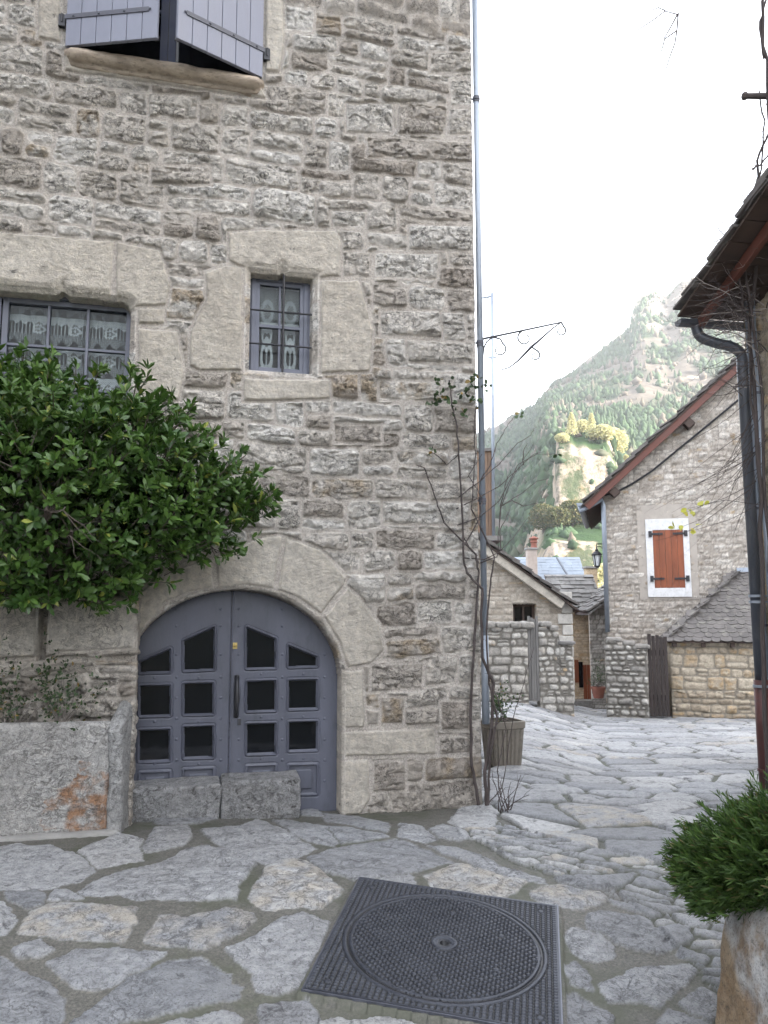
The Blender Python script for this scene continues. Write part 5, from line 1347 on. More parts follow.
def chimney(name, px0, px1, py0, py1, Y, lab, col):
    s_ = lambda p: (p-384)/806*Y; z_ = lambda p: CAMZ+(612-p)/806*Y
    r_ = empty(name, (s_(px0), Y, z_(py1)), lab, 'chimney'); b = MB(); w_ = s_(px1)-s_(px0); b.box(((s_(px0)+s_(px1))/2, Y+.3, (z_(py0)+z_(py1))/2-.4), (w_, w_, z_(py0)-z_(py1)+.8)); b.build('chimney_stack', col, r_, bevel=.02)
    b = MB(); b.box(((s_(px0)+s_(px1))/2, Y+.3, z_(py0)+.03), (w_*1.25, w_*1.25, .08)); b.build('chimney_cap', M['cement'], r_, bevel=.01)
    return r_
r_ = chimney('chimney', 588.5, 599.5, 568, 592, 28.5, 'square pale stone chimney beside the street lantern', M['warm_wall'])
r_ = chimney('chimney', 529, 539, 549, 566, 33.5, 'small pinkish rendered chimney with a pot, above the outbuilding roof', plain('pink_render', (.40,.34,.30), .9, .15, 4, bs=.3))
b = MB(); q = at(534, 549, 33.8); b.lathe(q, [(.14, -.1), (.12, .25), (.16, .28), (.13, .42)], 10); b.lathe(q+np.array([0, 0, .42]), [(.2, 0), (.2, .04), (.05, .12)], 10); b.build('chimney_pot', M['terracotta'], r_)
# terracotta pot with shrub at the bottom of the lane
q = at(598.5, 698, 18.6); tp_ = empty('terracotta_pot', q, 'small terracotta pot with a dark shrub at the lane bottom beside the dry stone wall', 'plant pot')
b = MB(); b.lathe(q, [(.11, 0), (.15, .20), (.165, .20), (.165, .25), (.14, .25), (.13, .2)], 16); b.build('pot_body', M['terracotta'], tp_)
POT2 = q+np.array([0, 0, .25])

# unseen house added behind the viewpoint to darken the lower left
shade_house = empty('house', (-5.5, -2.5, 0), 'plain unseen house behind the viewer, added to shade the lower left', 'house')
FO = Frame(-3.1, 2.2, 90+12)
b = MB(); b.box((-6.6, -3.2, 3.6), (6.4, 9.0, 7.8)); b.build('wall', M['render'], shade_house)
b = MB(); b.prism([(-10.1, -8.0, 7.5), (-3.1, -8.0, 7.5), (-6.6, -8.0, 10.2)], (0, 9.6, 0)); b.build('roof', M['slate'], shade_house)
# ------------------------------------------------------------------ foliage helpers
def leaf_cloud(name, tips, dirs, mat, parent, nl=(6, 9), ln=.055, wd=.020, spread=(.35, 1.25), seed=1, shade=None, yel=.03, curl=.10, lvar=.3, back=.0):
    rng = np.random.RandomState(seed); tips = np.array(tips, float); dirs = np.array(dirs, float); dirs /= np.linalg.norm(dirs, axis=1, keepdims=True)+1e-9
    cnt = rng.randint(nl[0], nl[1]+1, len(tips)); T = np.repeat(tips, cnt, 0); Dv = np.repeat(dirs, cnt, 0); N = len(T)
    clump = np.repeat(rng.rand(len(tips)), cnt)
    h = np.where(np.abs(Dv[:, 2:3]) < .9, [[0, 0, 1.]], [[1., 0, 0]]); a = np.cross(Dv, h); a /= np.linalg.norm(a, axis=1, keepdims=True); b = np.cross(Dv, a)
    phi = rng.rand(N)*2*pi; th = rng.uniform(spread[0], spread[1], N)
    rad = a*np.cos(phi)[:, None]+b*np.sin(phi)[:, None]
    ax = Dv*np.cos(th)[:, None]+rad*np.sin(th)[:, None]
    nrm = Dv*np.sin(th)[:, None]-rad*np.cos(th)[:, None]; sd = np.cross(ax, nrm)
    # twist
    tw = rng.normal(0, .35, N); c, s = np.cos(tw)[:, None], np.sin(tw)[:, None]; sd, nrm = sd*c+nrm*s, nrm*c-sd*s
    Ln = (ln*rng.uniform(1-lvar, 1+lvar, N))[:, None]; Wd = (wd*rng.uniform(.75, 1.2, N))[:, None]/2
    B = T-Dv*(back*rng.rand(N))[:, None]
    cv = (curl*rng.uniform(-.3, 1.6, N))[:, None]*Ln
    p0 = B+ax*Ln*.08
    l1 = B+ax*Ln*.42-sd*Wd*.85+nrm*Wd*.35; r1 = B+ax*Ln*.42+sd*Wd*.85+nrm*Wd*.35
    l2 = B+ax*Ln*.74-sd*Wd*.95+nrm*(Wd*.35)-nrm*cv*.5; r2 = B+ax*Ln*.74+sd*Wd*.95+nrm*(Wd*.35)-nrm*cv*.5
    m = B+ax*Ln*.58; tp = B+ax*Ln-nrm*cv
    V = np.stack([p0, l1, l2, tp, r2, r1, m], 1).reshape(-1, 3)
    k = (np.arange(N)*7)[:, None]
    F = np.concatenate([k+np.array([[0, 1, 2, 6]])[:, ::-1], k+np.array([[2, 3, 4, 6]])[:, ::-1], k+np.array([[4, 5, 0, 6]])[:, ::-1]], 0)
    tone = np.clip(rng.rand(N)*.45+clump*.55, 0, 1); ye = (rng.rand(N) < yel)*rng.uniform(.4, 1, N)
    at_ = np.stack([tone, ye, 0*tone, 0*tone+1], 1); at_ = np.repeat(at_, 7, 0)
    me = np_mesh(name, V, F, at_, smooth=True)
    return link(name, me, mat, parent)
def grow(b, p, d, ln, r, rng, wander=.25, droop=0.0, seg=8, kids=0, kscale=.5, depth=0, n=5, r_end=.35, tips=None, ang=(.4, .9)):
    p = np.array(p, float); d = np.array(d, float); d /= np.linalg.norm(d); pts = [p.copy()]; ds = [d.copy()]; st = ln/seg
    for i in range(seg):
        d = d+rng.normal(0, wander, 3)*.35+np.array([0, 0, -droop]); d /= np.linalg.norm(d); p = p+d*st; pts.append(p.copy()); ds.append(d.copy())
    b.tube(pts, [r*(1-(1-r_end)*i/seg) for i in range(seg+1)], n)
    if tips is not None: tips.append((pts[-1], ds[-1]))
    if depth > 0:
        for k in range(kids):
            i = rng.randint(max(1, seg//4), seg+1); q = rng.normal(0, 1, 3); q -= ds[i]*np.dot(q, ds[i]); q /= np.linalg.norm(q)+1e-9; a = rng.uniform(*ang)
            grow(b, pts[i], ds[i]*cos(a)+q*sin(a), ln*kscale*rng.uniform(.6, 1.2), r*(1-(1-r_end)*i/seg)*.7, rng, wander, droop, max(3, seg-2), kids, kscale, depth-1, max(3, n-1), r_end, tips, ang)
    return pts

# ------------------------------------------------------------------ evergreen bush over the raised bed
def build_bush():
    root = empty('laurel_bush', W.P(-1.25, .35, bT), 'big glossy dark green evergreen bush spreading from the raised bed over the arched door', 'bush')
    rng = np.random.RandomState(11)
    def bp_(px, py, o): s, z = W.hit(px, py, o); return W.P(s, o, z)
    blobs = [(40,470,.40,.50),(100,470,.42,.40),(150,455,.38,.32),(195,478,.36,.26),(232,492,.34,.19),(130,410,.34,.22),(60,415,.34,.30),(5,430,.30,.40),(100,535,.42,.32),(165,530,.38,.30),(215,525,.34,.22),(40,560,.45,.28),(105,575,.48,.20),(-60,470,.4,.55),(-150,480,.4,.5),(-50,400,.35,.35),(165,500,.36,.34),(35,385,.3,.20),(250,500,.32,.14),(10,585,.45,.16)]
    tips = []; dirs = []
    base = W.P(-1.3, .30, bT-.05)
    for (px, py, o, r) in blobs:
        c = bp_(px, py, o); n = int(165*(r/.35)**2)
        for _ in range(n):
            v = rng.normal(0, 1, 3); v /= np.linalg.norm(v); rr = r*(rng.uniform(.45, 1.0) if rng.rand() < .70 else rng.uniform(.95, 1.24))
            q = c+v*rr*np.array([1.0, 1.0, .92]); so = np.dot(q-W.o, W.n)
            if so < .05: continue
            if so > .95: continue
            dd = v*.75+(q-base)/np.linalg.norm(q-base)*.5+np.array([0, 0, .35])+rng.normal(0, .2, 3); tips.append(q); dirs.append(dd)
    shoots = [(52,352,.35),(150,372,.30),(163,398,.32),(196,402,.33),(180,412,.3),(277,492,.3),(262,470,.33),(212,432,.3),(24,352,.3),(100,368,.3),(120,606,.5),(100,602,.5),(85,592,.5),(246,455,.3),(130,590,.45)]
    wood = MB(); 
    for (px, py, o) in shoots:
        t = bp_(px, py, o); d_ = t-base; d_ /= np.linalg.norm(d_); d_[2] = abs(d_[2])+.2 if py < 560 else -.25; s_ = t-d_*.26
        wood.tube([s_-d_*.15, s_, t], [.007, .005, .003], 5)
        for k in range(9):
            f = k/8; q = s_+(t-s_)*f+rng.normal(0, .022, 3); tips.append(q); dirs.append(d_+rng.normal(0, .45, 3))
    # limbs from the bed
    for k in range(7):
        b0_ = base+W.u*rng.uniform(-.9, .35)+W.n*rng.uniform(-.1, .1)
        grow(wood, b0_, W.u*rng.uniform(-.5, .8)+np.array([0, 0, 1.0])+W.n*rng.uniform(-.3, .5), rng.uniform(.6, .95), .022, rng, .5, 0, 8, 4, .55, 2, 6)
    # twigs leading to many of the leaf tips
    for q, d_ in list(zip(tips, dirs))[::3]:
        dn = d_/np.linalg.norm(d_); wood.tube([q-dn*.13+rng.normal(0, .01, 3), q], [.004, .002], 3, False)
    wood.build('branches', M['bark'], root)
    leaf_cloud('foliage', tips, dirs, M['leaf'], root, (7, 11), .064, .023, (.25, 1.35), 12, yel=.025, back=.035)
build_bush()

# ------------------------------------------------------------------ rock trough and juniper at lower right
def build_juniper():
    cen = (1.085+.50, 2.24, .455)
    def shp(V, d):
        V = V.copy(); up = V[:, 2]/d[2]; V[:, 0] += .035*(1-up)*0+.02*np.sin(V[:, 1]*6); V[:, 2] += .03*np.sin(V[:, 1]*4+1)*(up > .3); 
        k = np.clip((V[:, 1]-(d[1]-.25))/.25, 0, 1); V[:, 0] += .015*k*k*(V[:, 0] < 0)
        V[:, 0] += np.where(V[:, 0] < 0, -.03*np.clip(-up, 0, 1)+.05*np.clip(up, 0, 1)**2, 0)
        return V
    M['boulder'] = stone_mat('boulder_rock', [(.30,.24,.17),(.38,.33,.26)], (.3,.29,.27), lichen=.60, ochre=(.22,.13,.06), ochre_at=.5, nscale=1.0, bstr=.9)
    def att(loc, d):
        a = np.zeros((len(loc), 4)); up = loc[:, 2]/d[2]; a[:, 0] = np.clip(.4+.6*fbm(loc[:, 1]*5, loc[:, 2]*4, 3, 3), 0, 1); a[:, 1] = .3+.8*vn(loc[:, 1]*6, loc[:, 2]*9, 5)*(loc[:, 0] < -d[0]+.12)
        a[:, 3] = np.clip((up-.60+(d[1]-loc[:, 1])/.34*1.1+.25*fbm(loc[:, 1]*9, loc[:, 2]*9, 3, 4))*4, 0, 1); a[:, 3] = np.maximum(a[:, 3], (up > .85)*1.); return a
    M['boulder'] = stone_mat('boulder_rock', [(.27,.20,.13),(.40,.33,.25)], (.3,.29,.27), lichen=.60, ochre=(.21,.14,.08), ochre_at=.66, nscale=1.0, bstr=.9, dressed=(.44,.44,.44))
    o = empty('rock_planter', (cen[0], cen[1], .28), 'hewn boulder planter, grey on top and brown on its side, at the bottom right corner', 'planter')
    rock('planter_rock', cen, (1.0, 1.15, .46), .055, 110, .018, 44, M['boulder'], parent=o, shape=shp, attr=att, freq=4)
    b = MB(); b.lathe((cen[0]+.1, cen[1]+.1, .66), [(.40, 0), (.42, .03), (.2, .06), (.0, .07)], 20); b.build('planter_soil', M['soil'], o)
    root = empty('juniper', (1.55, 2.45, .68), 'feathery mid-green juniper spilling over the boulder planter beside the lane', 'bush')
    rng = np.random.RandomState(5); tips = []; dirs = []; wood = MB(); base = np.array([1.45, 2.45, .68])
    def pt(px, py, Y): return at(px, py, Y)
    blobs = [(738,850,2.65,.115),(765,838,2.6,.12),(712,862,2.75,.095),(694,866,2.85,.065),(730,868,2.65,.07),(704,884,2.78,.05),(762,862,2.5,.09),(810,845,2.5,.16),(860,860,2.3,.18),(750,826,2.85,.07),(700,848,2.9,.055)]
    for (px, py, Y, r) in blobs:
        c = pt(px, py, Y)
        for _ in range(int(300*(r/.10)**2)):
            v = rng.normal(0, 1, 3); v /= np.linalg.norm(v); q = c+v*r*rng.choice([rng.uniform(.4, 1.1), rng.uniform(1.0, 1.45)], p=[.75, .25])
            dd = v*.5+(q-base)*1.2+np.array([-.15, 0, .25]); tips.append(q); dirs.append(dd+rng.normal(0, .25, 3))
    for (px, py, Y) in [(667,848,2.85),(672,872,2.8),(680,880,2.8),(693,905,2.7),(686,828,2.95),(700,905,2.68),(684,892,2.75),(668,860,2.85)]:
        t = pt(px, py, Y); s_ = t+(base-t)*.35+np.array([0, 0, .05])
        wood.tube([s_, (s_+t)/2+np.array([0, 0, .02]), t], [.005, .004, .002], 4)
        for k in range(60):
            f = rng.rand()**.7; q = s_+(t-s_)*f+rng.normal(0, .015, 3); tips.append(q); dirs.append((t-s_)/np.linalg.norm(t-s_)+rng.normal(0, .4, 3))
    for k in range(12):
        grow(wood, base+rng.normal(0, .05, 3), np.array([rng.uniform(-1, .8), rng.uniform(-.6, 1), .6]), rng.uniform(.3, .5), .012, rng, .5, .0, 6, 3, .5, 1, 5)
    wood.build('stems', M['palevine'], root)
    # each tip is a flat feathery spray of short needles
    T = []; Dd = []
    for q, d_ in zip(tips, dirs):
        d_ = d_/np.linalg.norm(d_)
        for k in range(4): T.append(q-d_*.013*k); Dd.append(d_)
    leaf_cloud('foliage', T, Dd, M['juniper'], root, (3, 6), .030, .0046, (.2, .75), 6, yel=.05, curl=.05)
build_juniper()

# ------------------------------------------------------------------ climbing rose on the house corner
def build_rose():
    base = ghit(486, 803); root = empty('climbing_rose', base, 'bare thorny climbing rose with few leaves on the house corner by the thin downpipe', 'climbing plant')
    rng = np.random.RandomState(3)
    def q(px, py, o=.06):
        s, z = W.hit(px, py, o); return W.P(s, o, z)
    def stem(pts, r0, r1, o=.06, mat='vine', thorn=True):
        P = []
        for i in range(len(pts)-1):
            for k in range(5):
                f = k/5; P.append(q(pts[i][0]*(1-f)+pts[i+1][0]*f+rng.uniform(-.6, .6), pts[i][1]*(1-f)+pts[i+1][1]*f, o+rng.uniform(-.008, .008)))
        P.append(q(*pts[-1], o)); b = MB(); n = len(P); b.tube(P, [r0+(r1-r0)*i/(n-1) for i in range(n)], 6)
        if thorn:
            for i in range(1, n-1):
                v = rng.normal(0, 1, 3); v /= np.linalg.norm(v); b.tube([P[i], P[i]+v*(r0*1.2+.012)], [.003, .0005], 3, False)
        b.build('stem', M[mat], root)
    c8 = lambda L_: [(410+x/3.79, 560+y/3.79) for x, y in L_]
    c7 = lambda L_: [(370+x/3.657, 290+y/3.657) for x, y in L_]
    stem(c8([(290,930),(285,800),(310,640),(315,470),(275,370),(270,200),(275,110),(215,50),(205,0)])+c7([(345,980),(335,800),(325,600),(315,480),(300,420),(290,330)])[1:], .013, .005, .07)
    stem(c8([(262,930),(235,780),(228,600),(240,380),(252,150),(262,60),(250,-20)])+c7([(330,940),(270,850),(235,750),(200,650),(170,640)])[1:], .012, .003, .05)
    stem(c8([(295,930),(300,760),(330,600),(300,470),(290,300),(300,120),(320,-10)])+c7([(372,800),(385,600),(380,480),(395,400)])[0:], .009, .003, .09)
    stem(c8([(300,920),(350,860),(390,600),(420,500),(470,330)]), .004, .002, .10)
    stem(c8([(345,900),(330,800),(365,640),(330,520),(300,450)]), .004, .002, .12)
    stem(c8([(310,640),(350,600),(375,610)]), .004, .002, .10)
    stem(c7([(340,940),(400,840),(410,760),(360,680),(410,600)]), .005, .002, .08)
    stem(c7([(325,600),(280,640),(240,600),(215,590)]), .004, .002, .06)
    for L_ in ([(340,900),(400,1000),(465,975),(478,790),(560,740),(610,700),(650,690)], [(318,800),(395,760),(470,720),(540,655),(600,600),(640,590)], [(320,760),(400,700),(468,640),(540,560),(590,530),(600,505)], [(322,860),(400,830),(475,770),(540,640),(610,600),(690,600)], [(400,700),(440,640),(465,560),(500,500),(530,460)], [(345,980),(420,985),(470,960),(520,910),(580,830)], [(472,850),(480,790),(520,690),(600,560)], [(478,790),(520,770),(560,790),(610,780)], [(478,950),(475,880),(500,830),(510,800)], [(478,790),(490,740),(500,690),(520,655)], [(560,640),(560,590),(575,560)]):
        stem(c7(L_), .0045, .0015, .02, thorn=False)
    tips = []; dirs = []
    for (x, y, n, sp) in ((240,405,22,18),(262,385,14,14),(250,330,8,18),(290,345,6,14),(300,420,8,16),(380,330,16,22),(375,410,16,20),(430,355,8,14),(372,350,10,20),(225,595,10,12),(345,460,6,12),(545,455,5,8),(685,598,4,5),(330,380,6,14)):
        for k in range(max(2, int(n*.6))):
            px, py = 370+(x+rng.normal(0, sp*.6))/3.657, 290+(y+rng.normal(0, sp*.6))/3.657; tips.append(q(px, py, .08+rng.uniform(-.02, .05))); dirs.append(rng.normal(0, 1, 3)+np.array([0, -.3, .2]))
    leaf_cloud('leaves', tips, dirs, M['roseleaf'], root, (1, 2), .040, .026, (.2, 1.2), 8, yel=.15)
build_rose()
def weed(name, base, n, h, label, seed, leafy=0, matn='vine', cat='weed', spread=.5, rr=.003):
    root = empty(name, base, label, cat); rng = np.random.RandomState(seed); b = MB(); tips = []
    for k in range(n):
        grow(b, np.array(base)+rng.normal(0, .02, 3)*[1, 1, 0], (rng.normal(0, spread), rng.normal(0, spread), 1), h*rng.uniform(.5, 1), rr, rng, .4, 0, 5, 2, .45, 1, 4, tips=tips)
    b.build('stems', M[matn], root)
    if leafy:
        T = []; Dd = []
        for p, d in tips:
            for k in range(leafy): T.append(p+rng.normal(0, h*.10, 3)); Dd.append(d+rng.normal(0, .6, 3))
        leaf_cloud('leaves', T, Dd, M['roseleaf'], root, (2, 4), .024, .012, (.2, 1.3), seed, yel=.05)
    return root
g = ghit(505, 812); weed('dry_shrub', g, 9, .26, 'tuft of bare dry twigs at the foot of the house corner, by the lane', 3, spread=.35, rr=.004)
s_, z_ = FT.hit(62, 722, -.14); weed('weed', FT.P(s_, -.14, tT-.05), 14, .36, 'thin-leaved weed growing in the stone trough', 5, 5, 'palevine', spread=.55)
s_, z_ = FT.hit(15, 722, -.14); weed('weed', FT.P(s_, -.14, tT-.05), 12, .32, 'weed with upright stems at the left edge of the stone trough', 15, 5, 'palevine', spread=.45)
weed('potted_shrub', (POT[0], POT[1], POT[2]-.04), 9, .30, 'small leafy green plant growing in the ribbed concrete pot', 6, 8, cat='plant', spread=.4)
weed('potted_shrub', POT2-np.array([0, 0, .03]), 12, .50, 'dark little shrub growing in the terracotta pot', 7, 14, cat='plant', spread=.35)
# small leaf over the arch
q_ = W.P(*[W.hit(152, 604, .08)[0], .08, W.hit(152, 604, .08)[1]])

# ------------------------------------------------------------------ leafless creeper on the right-hand house
def build_creeper():
    base = np.array([pp[0]+.18, pp[1]-.15, zg]); root = empty('bare_creeper', base, 'tangle of leafless creeper stems over the roof corner and downpipe at the right edge', 'climbing plant')
    rng = np.random.RandomState(23)
    f = lambda px, py, Y: at(px, py, Y)
    mains = [[(768,790,5.95),(765,700,5.95),(763,560,5.92),(757,430,5.9),(750,340,5.9),(757,250,5.8),(768,215,5.5),(772,150,5.4),(766,60,5.2),(763,0,5.1),(770,-60,5.0)],
             [(772,790,5.9),(772,600,5.9),(764,480,5.9),(760,370,5.85),(745,270,5.8),(752,225,5.7),(757,160,5.5),(770,130,5.4)],
             [(765,500,5.9),(752,400,5.9),(748,320,5.85),(735,265,5.8),(742,235,5.7),(762,170,5.5),(765,120,5.4),(759,90,5.3)],
             [(764,60,5.2),(761,20,5.15),(766,0,5.1)], [(752,170,5.5),(768,155,5.5),(775,140,5.4)]]
    for k, m in enumerate(mains):
        P = []
        for i in range(len(m)-1):
            for j in range(4):
                t = j/4; P.append(f(m[i][0]*(1-t)+m[i+1][0]*t+rng.uniform(-1, 1), m[i][1]*(1-t)+m[i+1][1]*t, m[i][2]*(1-t)+m[i+1][2]*t)+rng.normal(0, .006, 3))
        P.append(f(*m[-1])); b = MB(); r0 = (.017, .013, .009, .012, .008)[k]; b.tube(P, [r0*(1-.4*i/len(P)) for i in range(len(P))], 7); b.build('main_stem', M['vine'], root, smooth=True)
    b = MB(); b.tube([f(745, 96, 5.3), f(768, 96, 5.3), f(800, 96, 5.3)], [.020, .024, .03], 8); b.lathe(f(745, 96, 5.3), [(.028, -.01), (.03, .01), (.02, .02)], 8, axis=(-1, 0, 0)); b.build('cut_stub', M['vine'], root)
    # whips
    b = MB(); b2 = MB()
    def whip(bb, p, d, ln, r, droop): grow(bb, p, d, ln, r, rng, .45, droop, 9, 2, .5, 1, 3, .2)
    for k in range(105):
        py = rng.uniform(215, 400); p = f(rng.uniform(742, 768), py, 5.85); whip(b if rng.rand() < .65 else b2, p, (-1.0+rng.normal(0, .35), rng.normal(0, .45), rng.normal(.02, .45)), rng.uniform(.25, .65), .0046, rng.uniform(-.04, .05))
    for k in range(16):
        p = f(rng.uniform(725, 750), rng.uniform(300, 350), 5.9); whip(b, p, (-1, rng.normal(0, .2), rng.normal(-.05, .22)), rng.uniform(.28, .55), .0030, .03)
    for k in range(26):      # long hanging whips before the pale gable
        x0 = rng.uniform(748, 768); p = f(x0, rng.uniform(395, 500), 5.95); d = (-.55+rng.normal(0, .12), rng.normal(0, .1), -.75+rng.normal(0, .25)); grow(b, p, d, rng.uniform(.4, .95), .0034, rng, .25, -.03, 9, 1, .5, 1, 3, .25)
    for k in range(26):
        p = f(rng.uniform(750, 768), rng.uniform(100, 230), 5.45); whip(b, p, (rng.normal(-.6, .4), rng.normal(0, .4), rng.normal(.1, .5)), rng.uniform(.12, .35), .0028, .0)
    b.build('twigs', M['vine'], root); b2.build('pale_twigs', M['palevine'], root)
    # a few yellow leaves left
    tips = []; dirs = []
    for (px, py, n) in ((690,510,4),(705,503,2),(693,525,3),(678,527,3)):
        for k in range(n): tips.append(f(px+rng.uniform(-3, 3), py+rng.uniform(-4, 4), 6.0)); dirs.append(rng.normal(0, 1, 3))
    bt = MB(); bt.tube([f(760, 505, 5.95), f(725, 500, 6.0), f(690, 508, 6.0)], [.003, .002, .0015], 4); bt.tube([f(725, 500, 6.0), f(700, 520, 6.0), f(678, 528, 6.0)], [.002, .0018, .0012], 4); bt.build('twig', M['vine'], root)
    leaf_cloud('leaves', tips, dirs, M['yellowleaf'], root, (1, 2), .055, .035, (.2, 1.2), 8, yel=.1)
    # spray of twigs hanging in from above
    b = MB(); c5 = lambda x, y: f(600+x/4.268, y/4.268, 4.9)
    b.tube([f(770, -60, 5.0), f(735, -30, 4.95), c5(415, -5), c5(370, 25), c5(332, 62)], [.010, .007, .004, .0035, .003], 5)
    for L_ in ([(332,62),(282,42),(228,78),(160,130)], [(332,62),(326,130),(322,190),(296,240),(282,296)], [(332,62),(295,130),(272,165)], [(326,130),(278,162),(262,215)], [(282,42),(250,30),(225,45)]):
        P = [c5(*p)+rng.normal(0, .004, 3) for p in L_]; b.tube(P, [.0055-.0025*i/len(P) for i in range(len(P))], 4)
        for p in P[1:]: b.lathe(p, [(.001, -.006), (.005, 0), (.001, .006)], 5)
    for (x, y) in ((585,388),(628,380),(650,370),(610,525),(640,545),(672,560),(690,555),(585,690),(605,700),(620,700),(690,480),(470,960),(500,965),(570,948)):
        p = c5(x, y)
    b.build('overhead_twigs', M['vine'], root); b = MB()
    b.tube([f(768, 82, 5.3), c5(690, 352), c5(630, 380), c5(588, 390)], [.003, .002, .0015, .001], 4); b.build('twig', M['vine'], root); b = MB()
    b.tube([f(768, 130, 5.3), c5(690, 560), c5(650, 545), c5(605, 522)], [.003, .002, .0015, .001], 4); b.build('twig', M['vine'], root); b = MB()
    b.tube([c5(652, 715), c5(632, 770), c5(616, 825), c5(614, 885)], [.003, .0022, .0016, .001], 4); b.build('twig', M['vine'], root); b = MB()
    b.tube([c5(717, 770), c5(650, 850), c5(622, 900)], [.004, .003, .002], 4)
    b.build('twig', M['vine'], root)
build_creeper()

# ------------------------------------------------------------------ hills
Yt = np.array([22, 60, 110, 150, 156, 186, 196, 206, 300, 450, 700, 1000.])
eL = np.array([-.14, -.09, -.04, .005, .008, .03, .035, .042, .095, .16, 1, .9])
eM = np.array([-.14, -.085, -.01, .055, .088, .108, .118, .150, .20, .26, 1, .9])
eR = np.array([-.14, -.08, .02, .06, .07, .11, .12, .14, .19, .27, 1, .9])
rt = np.array([-1.3, -.6, 0, .140, .155, .169, .2, .231, .268, .318, .328, .338, .352, .367, .39, .6, 1.0, 1.5])
re = np.array([.10, .13, .18, .232, .244, .250, .269, .300, .330, .362, .398, .408, .414, .404, .43, .52, .50, .40])
def terrain(t, Y):
    rd = np.interp(t, rt, re); rd = rd+.004*fbm(t*60, t*0, 4, 5)
    def prof(tab):
        e = np.interp(Y, Yt[:10], tab[:10]); k = sst(0, 1, np.clip((Y-450)/250, 0, 1)); return np.where(Y > 450, tab[9]+(rd-tab[9])*(np.clip((Y-450)/250, 0, 1)), e)
    a, b, c = prof(eL), prof(eM), prof(eR)
    k1 = sst(.16, .215, t); k2 = sst(.27, .33, t); e = a*(1-k1)+b*k1; e = e*(1-k2)+c*k2
    # the rock knoll
    kn = sst(.213, .222, t+.003*fbm(Y*.1, t*30, 3, 2))*(1-sst(.282, .310, t)); up = sst(193, 199, Y)*(1-sst(225, 300, Y))
    e = e+kn*up*.062*(.93+.14*vn(t*110, Y*.05, 8))
    e = np.where(Y > 700, e-(Y-700)/1000*.25, e)
    z = CAMZ+e*Y
    x = t*Y; amp = np.interp(Y, [22, 80, 300, 800], [.2, 1.2, 5, 9]); z = z+amp*fbm(x*.02, Y*.02, 5, 61)*np.where(Y > 640, .6, 1)
    z = z+amp*.35*(ridge(x*.035, Y*.035, 4, 63)-.6)
    return z
